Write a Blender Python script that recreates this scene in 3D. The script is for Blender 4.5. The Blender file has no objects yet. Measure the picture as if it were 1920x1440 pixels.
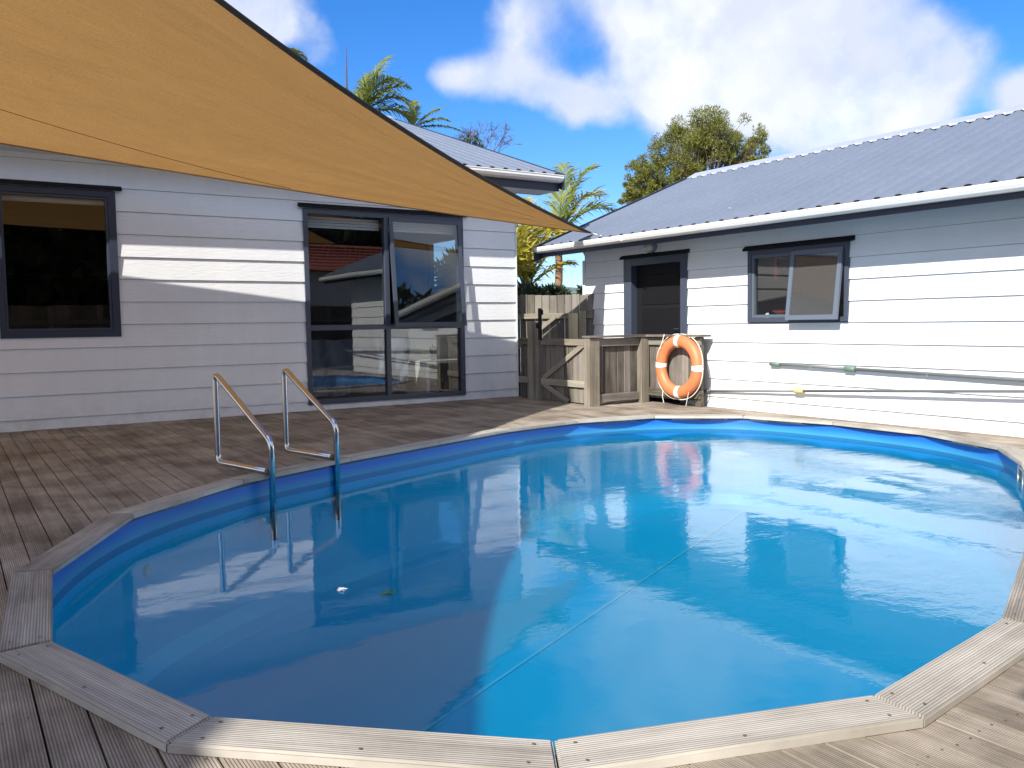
import bpy, bmesh, math, random
from mathutils import Vector, Matrix, noise
random.seed(7)
R = math.radians
scene = bpy.context.scene
COL = scene.collection
# ------------------------------------------------------------------ camera, sky, sun, exposure
F, YAW, PITCH, ROLL, CAMH = 1620.27, 0.58028, 0.070714, -0.014523, 0.95
cy, sy, cp, sp = math.cos(YAW), math.sin(YAW), math.cos(PITCH), math.sin(PITCH)
fw = Vector((sy * cp, cy * cp, -sp)); r0 = Vector((cy, -sy, 0)); u0 = r0.cross(fw)
c, s = math.cos(ROLL), math.sin(ROLL)
rt = r0 * c + u0 * s; up = u0 * c - r0 * s
cam = bpy.data.cameras.new('camera'); co = bpy.data.objects.new('camera', cam); COL.objects.link(co)
cam.sensor_width = 36; cam.lens = F / 1920 * 36; cam.clip_start = .05; cam.clip_end = 3000
m = Matrix.Identity(4)
for i in range(3):
    m[i][0], m[i][1], m[i][2] = rt[i], up[i], -fw[i]
m[2][3] = CAMH
co.matrix_world = m
scene.camera = co

def pixdir(x, y):
    return (fw + rt * ((x - 960) / F) + up * ((720 - y) / F)).normalized()

SUN = Vector((1, .45, -.87)).normalized()            # direction the light travels
sun = bpy.data.lights.new('sun', 'SUN'); so = bpy.data.objects.new('sun', sun); COL.objects.link(so)
sun.energy = 4.4; sun.angle = R(.53); sun.color = (1, .95, .87)
so.rotation_euler = SUN.to_track_quat('-Z', 'Y').to_euler()
scene.view_settings.view_transform = 'Standard'; scene.view_settings.look = 'None'
scene.view_settings.gamma = 1; scene.view_settings.exposure = .78
scene.view_settings.use_curve_mapping = False

world = bpy.data.worlds.new('World'); scene.world = world; world.use_nodes = True
W = world.node_tree; W.nodes.clear()

def N(t, kind, ins=None, **kw):
    n = t.nodes.new(kind)
    for k, v in kw.items(): setattr(n, k, v)
    for k, v in (ins or {}).items():
        if hasattr(v, 'is_output'): t.links.new(v, n.inputs[k])
        else: n.inputs[k].default_value = v
    return n
def M(t, op, a, b=0., clamp=False):
    return N(t, 'ShaderNodeMath', {0: a, 1: b}, operation=op, use_clamp=clamp).outputs[0]
def MIX(t, f, a, b, mode='MIX'):
    n = t.nodes.new('ShaderNodeMix'); n.data_type = 'RGBA'; n.blend_type = mode
    for i, v in ((0, f), (6, a), (7, b)):
        if hasattr(v, 'is_output'): t.links.new(v, n.inputs[i])
        else: n.inputs[i].default_value = v if i == 0 else (tuple(v) + (1,))[:4]
    return n.outputs[2]
def RAMP(t, f, stops):
    n = N(t, 'ShaderNodeValToRGB', {0: f}); e = n.color_ramp.elements
    while len(e) < len(stops): e.new(.5)
    for i, (p, v) in enumerate(stops):
        e[i].position = p; e[i].color = (v, v, v, 1) if isinstance(v, (int, float)) else (*v, 1)
    return n.outputs[0]

tc = N(W, 'ShaderNodeTexCoord').outputs['Generated']
sky = N(W, 'ShaderNodeTexSky'); sky.sky_type = 'NISHITA'; sky.sun_disc = False
sky.sun_elevation = math.asin(-SUN.z); sky.sun_rotation = math.atan2(-SUN.x, -SUN.y)
sky.air_density = 1.0; sky.dust_density = .3; sky.ozone_density = 2.2
skyc = MIX(W, 1.0, sky.outputs[0], (.90, 1.06, 1.42), 'MULTIPLY')
skyc = N(W, 'ShaderNodeHueSaturation', {'Saturation': 1.20, 'Value': .95, 'Color': skyc}).outputs[0]
# clouds: soft masses in the sky, torn by fractal noise
warp = N(W, 'ShaderNodeTexNoise', {'Vector': tc, 'Scale': 5.5, 'Detail': 5, 'Roughness': .55})
wv = N(W, 'ShaderNodeVectorMath', {0: warp.outputs['Color'], 1: (.5, .5, .5)}, operation='SUBTRACT').outputs[0]
wv = N(W, 'ShaderNodeVectorMath', {0: wv, 'Scale': .10}, operation='SCALE').outputs[0]
pv = N(W, 'ShaderNodeVectorMath', {0: tc, 1: wv}, operation='ADD').outputs[0]
blobs = [(1240, 120, 130, .9), (1420, 120, 190, 1.0), (1600, 130, 170, 1.1), (1750, 160, 110, .95), (1200, 10, 120, .5),
         (1040, 30, 130, .45), (1420, 15, 160, .6), (1600, 15, 120, .45), (855, 128, 62, .8), (955, 140, 80, .85),
         (1050, 168, 80, .85), (1130, 192, 80, .9), (1290, 215, 110, .8), (1440, 215, 110, .75), (1570, 225, 110, .7),
         (1690, 215, 90, .65), (1900, 195, 60, .7), (1990, 190, 90, .8), (555, 60, 75, .62), (480, 5, 85, .95), (420, -60, 150, 1),
         (620, 110, 60, .45), (930, 20, 90, .45), (1200, -220, 280, .9), (1750, -260, 230, .8),
         (650, -330, 260, .8), (1500, 430, 120, .35), (2450, 60, 330, .9), (2700, 350, 260, .8), (-150, 250, 260, .8)]
dens = 0.
for (x, y, r, w) in blobs:
    d = pixdir(x, y); rad = r / F * 1.25
    di = N(W, 'ShaderNodeVectorMath', {0: pv, 1: tuple(d)}, operation='DISTANCE').outputs['Value']
    mr = N(W, 'ShaderNodeMapRange', {0: di, 1: rad, 2: 0., 3: 0., 4: w * .75}, interpolation_type='SMOOTHSTEP').outputs[0]
    dens = M(W, 'ADD', mr, dens)
gn = N(W, 'ShaderNodeTexNoise', {'Vector': tc, 'Scale': 1.9, 'Detail': 4, 'Roughness': .5}).outputs[0]
fd = N(W, 'ShaderNodeVectorMath', {0: tc, 1: tuple(pixdir(1100, 200))}, operation='DISTANCE').outputs['Value']
far = N(W, 'ShaderNodeMapRange', {0: fd, 1: .62, 2: .95}, interpolation_type='SMOOTHSTEP').outputs[0]
gen = N(W, 'ShaderNodeMapRange', {0: gn, 1: .40, 2: .54, 3: 0., 4: .9}, interpolation_type='SMOOTHSTEP').outputs[0]
dens = M(W, 'ADD', dens, M(W, 'MULTIPLY', gen, far))
n1 = N(W, 'ShaderNodeTexNoise', {'Vector': tc, 'Scale': 9., 'Detail': 8, 'Roughness': .55}).outputs[0]
dens = M(W, 'MINIMUM', dens, .72)
dd = M(W, 'ADD', dens, M(W, 'MULTIPLY', M(W, 'SUBTRACT', n1, .5), 1.05))
cov = N(W, 'ShaderNodeMapRange', {0: dd, 1: .22, 2: .78}, interpolation_type='SMOOTHSTEP').outputs[0]
n2 = N(W, 'ShaderNodeTexNoise', {'Vector': pv, 'Scale': 6.5, 'Detail': 5, 'Roughness': .5}).outputs[0]
sh = M(W, 'ADD', M(W, 'MULTIPLY', M(W, 'SUBTRACT', n2, .5), 1.9), M(W, 'MULTIPLY', dd, .42))
cl = MIX(W, RAMP(W, sh, [(.25, 0.), (.75, 1.)]), (5.5, 5.9, 7.0), (8.3, 8.4, 8.5))
skyf = MIX(W, M(W, 'MULTIPLY', cov, .97), skyc, cl)
bg = N(W, 'ShaderNodeBackground', {'Color': skyf, 'Strength': .085})
N(W, 'ShaderNodeOutputWorld', {0: bg.outputs[0]})

# ------------------------------------------------------------------ materials
def mat(name):
    m = bpy.data.materials.new(name); m.use_nodes = True
    t = m.node_tree; t.nodes.clear()
    return m, t
def out(t, sh): N(t, 'ShaderNodeOutputMaterial', {0: sh})
def bsdf(t, col, rough=.6, **ins):
    d = {'Base Color': (tuple(col) + (1,))[:4] if isinstance(col, (tuple, list)) else col, 'Roughness': rough}
    d.update({k.replace('_', ' '): v for k, v in ins.items()})
    return N(t, 'ShaderNodeBsdfPrincipled', d)
def noise_(t, v, sc, det=4, rough=.55):
    return N(t, 'ShaderNodeTexNoise', {'Vector': v, 'Scale': sc, 'Detail': det, 'Roughness': rough}).outputs[0]
def mapv(t, v, sc=(1, 1, 1), loc=None):
    d = {'Vector': v, 'Scale': sc}
    if loc is not None: d['Location'] = loc
    return N(t, 'ShaderNodeMapping', d).outputs[0]
def bump(t, h, dist, strength=1.):
    return N(t, 'ShaderNodeBump', {'Height': h, 'Distance': dist, 'Strength': strength}).outputs[0]
def plain(name, col, rough=.5, var=.12, scale=12, spec=.5, metal=0., bmp=0.):
    m, t = mat(name); o = N(t, 'ShaderNodeTexCoord').outputs['Object']
    n = noise_(t, o, scale, 5)
    k = M(t, 'ADD', M(t, 'MULTIPLY', n, 2 * var), 1 - var)
    cc = MIX(t, 1., col, N(t, 'ShaderNodeCombineColor', {0: k, 1: k, 2: k}).outputs[0], 'MULTIPLY')
    b = bsdf(t, cc, rough, Metallic=metal); b.inputs['Specular IOR Level'].default_value = spec
    if bmp: t.links.new(bump(t, n, bmp), b.inputs['Normal'])
    out(t, b.outputs[0]); return m

def wood(name, base, dark, moss=(0, 0, 0), mossk=0., groove=0., rough=.85, patch=.5, rnd=.25, groove_dark=.5, gbump=.0015):
    """weathered timber; UV: u along the grain, v across, in metres"""
    m, t = mat(name)
    uv = N(t, 'ShaderNodeUVMap').outputs[0]
    oi = N(t, 'ShaderNodeObjectInfo').outputs['Random']
    off = N(t, 'ShaderNodeCombineXYZ', {0: M(t, 'MULTIPLY', oi, 37.), 1: M(t, 'MULTIPLY', oi, 91.), 2: M(t, 'MULTIPLY', oi, 11.)}).outputs[0]
    p = N(t, 'ShaderNodeVectorMath', {0: uv, 1: off}, operation='ADD').outputs[0]
    grain = noise_(t, mapv(t, p, (2.2, 130, 1)), 1., 5, .6)
    mid = noise_(t, mapv(t, p, (1.6, 16, 1)), 1., 5, .6)
    ow = N(t, 'ShaderNodeTexCoord').outputs['Object']
    big = noise_(t, ow, 1.7, 5, .6)
    f = M(t, 'ADD', M(t, 'MULTIPLY', grain, .55), M(t, 'MULTIPLY', mid, .75))
    f = M(t, 'ADD', f, M(t, 'MULTIPLY', M(t, 'SUBTRACT', big, .5), patch))
    f = M(t, 'ADD', f, M(t, 'MULTIPLY', M(t, 'SUBTRACT', oi, .5), rnd))
    f = N(t, 'ShaderNodeMapRange', {0: f, 1: .38, 2: .92}).outputs[0]
    col = MIX(t, f, dark, base)
    if mossk:
        mo = N(t, 'ShaderNodeMapRange', {0: noise_(t, ow, 3.1, 6, .65), 1: .5, 2: .72, 4: mossk}).outputs[0]
        col = MIX(t, mo, col, moss)
    knot = N(t, 'ShaderNodeTexVoronoi', {'Vector': mapv(t, p, (1.7, 9, 1)), 'Scale': 1.}).outputs['Distance']
    kn = N(t, 'ShaderNodeMapRange', {0: knot, 1: .03, 2: .10, 3: .45, 4: 0.}).outputs[0]
    col = MIX(t, kn, col, tuple(x * .45 for x in dark))
    h = M(t, 'MULTIPLY', grain, .35)
    if groove:
        sep = N(t, 'ShaderNodeSeparateXYZ', {0: uv}).outputs[1]
        w = M(t, 'SINE', M(t, 'MULTIPLY', sep, 2 * math.pi / groove))
        w = M(t, 'ADD', M(t, 'MULTIPLY', w, .5), .5)
        ww = N(t, 'ShaderNodeMapRange', {0: w, 1: .05, 2: .45}).outputs[0]
        col = MIX(t, M(t, 'MULTIPLY', M(t, 'SUBTRACT', 1., ww), groove_dark), col, tuple(x * .35 for x in dark))
        h = M(t, 'ADD', h, ww)
    b = bsdf(t, col, rough); b.inputs['Specular IOR Level'].default_value = .25
    t.links.new(bump(t, h, gbump), b.inputs['Normal'])
    out(t, b.outputs[0]); return m

MT = {}
MT['deck'] = wood('deck_timber', (.48, .415, .335), (.185, .152, .118), (.085, .09, .05), .45, groove=.0075, patch=1.5, rnd=.16, groove_dark=.5)
MT['coping'] = wood('coping_timber', (.58, .545, .48), (.23, .205, .175), (.27, .27, .20), .22, groove=.0085, patch=.8, rnd=.3, groove_dark=.4)
MT['fence'] = wood('fence_timber', (.27, .245, .215), (.07, .06, .05), (.13, .14, .07), .45, patch=.6, rnd=.45)
MT['post'] = wood('post_timber', (.40, .365, .30), (.17, .145, .11), (.16, .17, .09), .35, patch=.5, rnd=.3)
MT['pale_post'] = wood('pale_post_timber', (.62, .54, .39), (.36, .29, .18), patch=.4)
# painted cladding with embossed grain
def cladding():
    m, t = mat('painted_cladding'); o = N(t, 'ShaderNodeTexCoord').outputs['Object']
    g = noise_(t, mapv(t, o, (9, 9, 55)), 1., 5, .6); big = noise_(t, o, 1.3, 5)
    streak = noise_(t, mapv(t, o, (14, 14, .8)), 1., 4)
    k = M(t, 'ADD', M(t, 'MULTIPLY', big, .8), M(t, 'MULTIPLY', streak, .2))
    col = MIX(t, RAMP(t, k, [(.3, 0.), (.62, 1.)]), (.74, .76, .775), (.825, .84, .85))
    z = N(t, 'ShaderNodeSeparateXYZ', {0: o}).outputs[2]
    dz = N(t, 'ShaderNodeMapRange', {0: z, 1: .30, 2: -.05}).outputs[0]
    dn = N(t, 'ShaderNodeMapRange', {0: noise_(t, o, 7, 6, .7), 1: .42, 2: .70}).outputs[0]
    spk = N(t, 'ShaderNodeMapRange', {0: noise_(t, mapv(t, o, (30, 30, 6)), 1., 3, .7), 1: .60, 2: .78, 4: .25}).outputs[0]
    col = MIX(t, M(t, 'ADD', M(t, 'MULTIPLY', M(t, 'MULTIPLY', dz, dn), .5), M(t, 'MULTIPLY', spk, dn), True), col, (.46, .42, .36))
    b = bsdf(t, col, .55)
    t.links.new(bump(t, g, .0035), b.inputs['Normal']); out(t, b.outputs[0]); return m
MT['clad'] = cladding()
MT['slate'] = plain('slate_blue_paint', (.032, .041, .068), .4, .1)
MT['frame'] = plain('slate_window_frame', (.055, .068, .10), .35, .08)
MT['dark'] = plain('black_flashing', (.010, .011, .015), .7, spec=.2)
MT['gutter'] = plain('white_gutter', (.78, .77, .74), .35, .05, 3)
MT['soffit'] = plain('soffit_paint', (.60, .62, .64), .6, .04)
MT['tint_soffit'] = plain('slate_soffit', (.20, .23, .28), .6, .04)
MT['steel'] = plain('stainless_steel', (.62, .62, .62), .18, .1, 60, metal=1.)
MT['chrome_warm'] = MT['steel']
MT['corroded'] = plain('corroded_steel', (.16, .14, .12), .55, .4, 90, metal=.6)
MT['black'] = plain('black_plastic', (.008, .008, .01), .6, spec=.2)
MT['room'] = plain('room_wall', (.30, .28, .26), .8, .05)
MT['gap'] = plain('lap_shadow_backing', (.10, .10, .10), .9)  # backing painted dark so the board laps show shadow lines
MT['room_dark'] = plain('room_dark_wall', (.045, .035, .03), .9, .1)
MT['room_white'] = plain('white_cabinet', (.72, .71, .66), .6, .05)
MT['blind'] = plain('white_blind', (.78, .78, .75), .7, .04)
MT['orange'] = plain('orange_plastic', (.66, .20, .08), .5, .22, 9)
MT['band'] = plain('white_reflective_band', (.85, .84, .80), .4, .05)
MT['rope'] = plain('white_rope', (.70, .68, .60), .85, .15, 200)
MT['grey_pipe'] = plain('grey_pipe', (.15, .165, .17), .4, .1)
MT['green'] = plain('green_plastic', (.13, .20, .155), .45, .1)
MT['yellow'] = plain('yellow_plastic', (.60, .48, .20), .45, .1)
MT['leaf'] = plain('drowned_leaf', (.85, .80, .30), .6)
MT['red'] = plain('red_plastic', (.55, .05, .03), .45, .1)
MT['white_plastic'] = plain('white_plastic', (.78, .78, .76), .35, .05)
MT['lamp'] = plain('frosted_lamp_glass', (.55, .55, .48), .25, .05)
MT['plant_dark'] = plain('succulent', (.035, .06, .03), .6, .3)
MT['pot'] = plain('dark_pot', (.05, .045, .04), .6)
MT['trunk'] = plain('bark', (.13, .10, .075), .9, .35, 25, bmp=.01)
MT['palm_trunk'] = plain('palm_trunk', (.28, .16, .09), .85, .3, 18, bmp=.006)
MT['branch'] = plain('bare_branch', (.13, .085, .085), .9, .2)
MT['pegs'] = plain('screw_heads', (.12, .10, .09), .6)
MT['red_roof'] = plain('red_roof_tiles', (.33, .09, .06), .75, .3, 7)
MT['neighbour_wall'] = plain('neighbour_wall', (.62, .62, .60), .7, .08)

def roof_mat():
    m, t = mat('painted_corrugated_steel'); o = N(t, 'ShaderNodeTexCoord').outputs['Object']
    a = noise_(t, o, .9, 5); b_ = noise_(t, mapv(t, o, (1, 1, 1)), 22, 4)
    v = N(t, 'ShaderNodeTexVoronoi', {'Vector': o, 'Scale': 2.6}).outputs['Distance']
    sp_ = N(t, 'ShaderNodeMapRange', {0: v, 1: .02, 2: .045, 3: 1., 4: 0.}).outputs[0]
    k = M(t, 'ADD', M(t, 'MULTIPLY', a, .6), M(t, 'MULTIPLY', b_, .4))
    col = MIX(t, RAMP(t, k, [(.3, 0.), (.7, 1.)]), (.135, .16, .21), (.17, .20, .255))
    col = MIX(t, sp_, col, (.42, .43, .45))
    li = N(t, 'ShaderNodeMapRange', {0: noise_(t, o, 5.5, 7, .7), 1: .56, 2: .74, 4: .18}).outputs[0]
    col = MIX(t, li, col, (.26, .27, .28))
    b = bsdf(t, col, .42); b.inputs['Specular IOR Level'].default_value = .5
    out(t, b.outputs[0]); return m
MT['roof'] = roof_mat()
MT['flashing'] = plain('ridge_flashing', (.34, .37, .43), .38, .08, 5)

def two_sided_ior(t, ior):
    bf = N(t, 'ShaderNodeNewGeometry').outputs['Backfacing']
    return M(t, 'ADD', M(t, 'MULTIPLY', bf, 1 / ior - ior), ior)
def glass(name, ior=1.62, tint=(.86, .88, .88), rough=0., frost=0.):
    m, t = mat(name)
    fr = N(t, 'ShaderNodeFresnel', {'IOR': two_sided_ior(t, ior)}).outputs[0]
    tr = N(t, 'ShaderNodeBsdfTransparent', {'Color': (*tint, 1)}).outputs[0]
    if frost:
        df = N(t, 'ShaderNodeBsdfDiffuse', {'Color': (.17, .17, .17, 1)}).outputs[0]
        tr = N(t, 'ShaderNodeMixShader', {0: frost, 1: tr, 2: df}).outputs[0]
    o = N(t, 'ShaderNodeTexCoord').outputs['Object']
    nb = bump(t, noise_(t, o, 1.1, 1), .0012)
    gl = N(t, 'ShaderNodeBsdfGlossy', {'Roughness': rough, 'Normal': nb}).outputs[0]
    out(t, N(t, 'ShaderNodeMixShader', {0: M(t, 'MULTIPLY', fr, 1.5, True), 1: tr, 2: gl}).outputs[0]); return m
MT['glass'] = glass('window_glass')
MT['dark_glass'] = glass('tinted_window_glass', 1.5, (.45, .46, .48))
MT['frosted'] = glass('obscure_glass', 1.6, (.5, .52, .52), .04, .35)

def water():
    m, t = mat('pool_water'); o = N(t, 'ShaderNodeTexCoord').outputs['Object']
    w1 = noise_(t, mapv(t, o, (1.6, 1.1, 1)), 1.4, 3, .5)
    w2 = noise_(t, mapv(t, o, (1, 1.5, 1)), 7., 4, .55)
    w3 = noise_(t, mapv(t, o, (1.4, 1, 1)), 34., 3, .5)
    # breeze patches: fine ripple only where the patches are
    pt = N(t, 'ShaderNodeMapRange', {0: noise_(t, mapv(t, o, (1, 1, 1), (3.1, 1.7, 0)), .75, 3), 1: .42, 2: .62}).outputs[0]
    sx = N(t, 'ShaderNodeSeparateXYZ', {0: o})
    ex = N(t, 'ShaderNodeMapRange', {0: M(t, 'SUBTRACT', sx.outputs[0], M(t, 'MULTIPLY', sx.outputs[1], .25)), 1: 1.0, 2: 3.6}).outputs[0]
    pt = M(t, 'MULTIPLY', pt, ex)
    h = M(t, 'ADD', M(t, 'MULTIPLY', w1, .12), M(t, 'MULTIPLY', M(t, 'MULTIPLY', w2, M(t, 'ADD', M(t, 'MULTIPLY', pt, .45), .06)), .5))
    h = M(t, 'ADD', h, M(t, 'MULTIPLY', M(t, 'MULTIPLY', w3, pt), .045))
    nb = bump(t, h, .016)
    fr = N(t, 'ShaderNodeFresnel', {'IOR': two_sided_ior(t, 1.33), 'Normal': nb}).outputs[0]
    tr = N(t, 'ShaderNodeBsdfTransparent', {'Color': (.42, .73, .88, 1)}).outputs[0]
    gl = N(t, 'ShaderNodeBsdfGlossy', {'Roughness': .012, 'Normal': nb}).outputs[0]
    # seen from below, the surface throws about half of the diffuse light in the pool back down (total internal reflection)
    bf = N(t, 'ShaderNodeNewGeometry').outputs['Backfacing']
    up_ = M(t, 'ADD', M(t, 'MULTIPLY', fr, 1.2), .008, True)
    k = N(t, 'ShaderNodeMix', {0: bf, 2: up_, 3: .64}).outputs[0]
    out(t, N(t, 'ShaderNodeMixShader', {0: k, 1: tr, 2: gl}).outputs[0]); return m
MT['water'] = water()

def band_mat():
    m, t = mat('liner_band_vinyl'); o = N(t, 'ShaderNodeTexCoord').outputs['Object']
    z = N(t, 'ShaderNodeSeparateXYZ', {0: o}).outputs[2]
    z = M(t, 'ADD', z, M(t, 'MULTIPLY', M(t, 'SUBTRACT', noise_(t, mapv(t, o, (1.5, 1.5, 1)), 1., 3), .5), .03))
    f = N(t, 'ShaderNodeMapRange', {0: z, 1: -.10, 2: -.045}).outputs[0]
    b = bsdf(t, MIX(t, f, (.04, .27, .50), (.012, .14, .56)), .35); out(t, b.outputs[0]); return m
def liner(name, col, col2):
    m, t = mat(name); o = N(t, 'ShaderNodeTexCoord').outputs['Object']
    z = N(t, 'ShaderNodeSeparateXYZ', {0: o}).outputs[2]
    n = noise_(t, o, 1.1, 5, .6)
    cc = MIX(t, RAMP(t, n, [(.35, 0.), (.65, 1.)]), col, col2)
    b = bsdf(t, cc, .4); out(t, b.outputs[0]); return m
MT['liner_floor'] = liner('pool_liner_floor', (.04, .72, .90), (.05, .77, .93))
MT['liner_wall'] = band_mat()
MT['liner_low'] = liner('faded_pool_liner', (.04, .72, .90), (.05, .77, .93))
MT['seam'] = plain('liner_weld', (.35, .88, .92), .5, .05)

def sailcloth():
    m, t = mat('shade_cloth'); uv = N(t, 'ShaderNodeUVMap').outputs[0]
    st = noise_(t, mapv(t, uv, (2.6, 120, 1)), 1., 6, .7)
    st2 = noise_(t, mapv(t, uv, (1.1, 14, 1)), 1., 6, .65)
    kn = noise_(t, mapv(t, uv, (45, 300, 1)), 1., 4, .7)
    f = M(t, 'ADD', M(t, 'MULTIPLY', st, .30), M(t, 'ADD', M(t, 'MULTIPLY', st2, .07), M(t, 'MULTIPLY', kn, .64)))
    col = MIX(t, RAMP(t, f, [(.36, 0.), (.70, 1.)]), (.31, .155, .045), (.56, .325, .12))
    bm_ = bump(t, M(t, 'ADD', M(t, 'MULTIPLY', noise_(t, mapv(t, uv, (1.6, 5, 1)), 1., 3, .5), 2.5), M(t, 'ADD', M(t, 'MULTIPLY', st2, .4), M(t, 'MULTIPLY', kn, .5))), .010)
    d = N(t, 'ShaderNodeBsdfDiffuse', {'Color': col, 'Normal': bm_}).outputs[0]
    tl = N(t, 'ShaderNodeBsdfTranslucent', {'Color': col, 'Normal': bm_}).outputs[0]
    out(t, N(t, 'ShaderNodeMixShader', {0: .58, 1: d, 2: tl}).outputs[0]); return m
MT['cloth'] = sailcloth()
MT['hem'] = plain('dark_webbing', (.085, .068, .058), .8, .2, 40)
MT['seam_tan'] = plain('stitched_seam', (.16, .085, .04), .8, .2, 40)
MT['hem_tan'] = plain('tan_webbing', (.42, .25, .11), .8, .2, 40)

def leafm(name, a, b_, trans=.35):
    m, t = mat(name); o = N(t, 'ShaderNodeTexCoord').outputs['Object']
    n = noise_(t, o, 2.3, 5, .65); n2_ = N(t, 'ShaderNodeTexWhiteNoise', {'Vector': mapv(t, o, (3, 3, 3))}).outputs[0]
    f = M(t, 'ADD', M(t, 'MULTIPLY', n, .75), M(t, 'MULTIPLY', n2_, .25))
    col = MIX(t, RAMP(t, f, [(.3, 0.), (.7, 1.)]), a, b_)
    d = bsdf(t, col, .55).outputs[0]
    tl = N(t, 'ShaderNodeBsdfTranslucent', {'Color': col}).outputs[0]
    out(t, N(t, 'ShaderNodeMixShader', {0: trans, 1: d, 2: tl}).outputs[0]); return m
MT['palm_green'] = leafm('palm_leaflets', (.10, .15, .03), (.30, .33, .07))
MT['palm_yellow'] = leafm('yellowing_palm_leaflets', (.24, .24, .03), (.62, .52, .07), .4)
MT['pine'] = leafm('pine_needles', (.09, .11, .02), (.26, .26, .045), .25)
MT['shrub'] = leafm('shrub_leaves', (.02, .035, .02), (.09, .12, .06), .2)
MT['hill'] = leafm('hill_bush', (.10, .15, .13), (.15, .21, .17), 0.)
MT['ground'] = plain('ground_gravel', (.20, .18, .14), .95, .4, 5)
MT['fabric'] = plain('dark_blue_fabric', (.17, .20, .26), .7, .25, 6)

# ------------------------------------------------------------------ mesh helpers
def link(name, bm, m, parent=None, loc=None, smooth=False, uvfn=None):
    bmesh.ops.recalc_face_normals(bm, faces=bm.faces)
    if uvfn:
        L = bm.loops.layers.uv.new('UVMap')
        for f in bm.faces:
            for l in f.loops: l[L].uv = uvfn(l.vert.co, f.normal)
    me = bpy.data.meshes.new(name)
    if parent is not None: off = Vector(parent['_b']) if '_b' in parent else Vector((0, 0, 0))
    else: off = Vector(loc) if loc else Vector((0, 0, 0))
    for v in bm.verts: v.co -= off
    bm.to_mesh(me); bm.free()
    if smooth:
        for p in me.polygons: p.use_smooth = True
    me.materials.append(m)
    o = bpy.data.objects.new(name, me); COL.objects.link(o)
    if parent is not None:
        o.parent = parent
        if parent.type == 'EMPTY': pass
    else: o.location = off
    o['_b'] = tuple(off)
    return o
def thing(name, label, cat, loc, group=None):
    o = bpy.data.objects.new(name, None); COL.objects.link(o); o.location = loc; o.empty_display_size = .1
    o['_b'] = tuple(loc); o['label'] = label; o['category'] = cat
    if group: o['group'] = group
    return o
def tag(o, label, cat, group=None):
    o['label'] = label; o['category'] = cat
    if group: o['group'] = group
    return o
def struct(o): o['kind'] = 'structure'; return o
def box(bm, a, b, xf=None):
    x0, y0, z0 = a; x1, y1, z1 = b
    vs = [Vector((x, y, z)) for z in (z0, z1) for y in (y0, y1) for x in (x0, x1)]
    if xf: vs = [xf(v) for v in vs]
    v = [bm.verts.new(p) for p in vs]
    for f in ((0, 2, 3, 1), (4, 5, 7, 6), (0, 1, 5, 4), (2, 6, 7, 3), (0, 4, 6, 2), (1, 3, 7, 5)): bm.faces.new([v[i] for i in f])
    return bm
def bevel(bm, w, seg=1):
    bmesh.ops.bevel(bm, geom=bm.edges[:], offset=w, segments=seg, affect='EDGES', profile=.5)
    return bm
def prism(bm, pts, z0, z1):
    a = [bm.verts.new((x, y, z0)) for x, y in pts]; b = [bm.verts.new((x, y, z1)) for x, y in pts]
    n = len(pts)
    bm.faces.new(a[::-1]); bm.faces.new(b)
    for i in range(n): bm.faces.new((a[i], a[(i + 1) % n], b[(i + 1) % n], b[i]))
    return bm
def frame_at(d, hint=Vector((0, 0, 1))):
    d = d.normalized()
    if abs(d.dot(hint)) > .95: hint = Vector((1, 0, 0))
    a = d.cross(hint).normalized(); return a, a.cross(d).normalized()
def tube(bm, pts, rad, seg=10, caps=True):
    pts = [Vector(p) for p in pts]; n = len(pts); rings = []
    a = None
    for i, p in enumerate(pts):
        d = (pts[min(i + 1, n - 1)] - pts[max(i - 1, 0)])
        if a is None: a, b = frame_at(d)
        else:
            dn = d.normalized(); a = (a - dn * a.dot(dn)).normalized(); b = a.cross(dn)
        r = rad[i] if isinstance(rad, (list, tuple)) else rad
        rings.append([bm.verts.new(p + a * (r * math.cos(2 * math.pi * k / seg)) + b * (r * math.sin(2 * math.pi * k / seg))) for k in range(seg)])
    for i in range(n - 1):
        for k in range(seg): bm.faces.new((rings[i][k], rings[i][(k + 1) % seg], rings[i + 1][(k + 1) % seg], rings[i + 1][k]))
    if caps: bm.faces.new(rings[0][::-1]); bm.faces.new(rings[-1])
    return bm
def rounded(pts, r, n=6):
    """polyline with rounded corners"""
    pts = [Vector(p) for p in pts]; o = [pts[0]]
    for i in range(1, len(pts) - 1):
        a, b, c_ = pts[i - 1], pts[i], pts[i + 1]
        d1 = (a - b).normalized(); d2 = (c_ - b).normalized(); k = min(r, (a - b).length * .45, (c_ - b).length * .45)
        p, q = b + d1 * k, b + d2 * k
        for j in range(n + 1):
            t = j / n; o.append(p * (1 - t) ** 2 + b * 2 * t * (1 - t) + q * t * t)
    o.append(pts[-1]); return o
def lathe(bm, prof, seg, o, axis='z'):
    rings = []
    for r, z in prof:
        rings.append([bm.verts.new(Vector(o) + Vector((r * math.cos(2 * math.pi * k / seg), r * math.sin(2 * math.pi * k / seg), z))) for k in range(seg)])
    for i in range(len(rings) - 1):
        for k in range(seg): bm.faces.new((rings[i][k], rings[i][(k + 1) % seg], rings[i + 1][(k + 1) % seg], rings[i + 1][k]))
    bm.faces.new(rings[0][::-1]); bm.faces.new(rings[-1]); return bm
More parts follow.
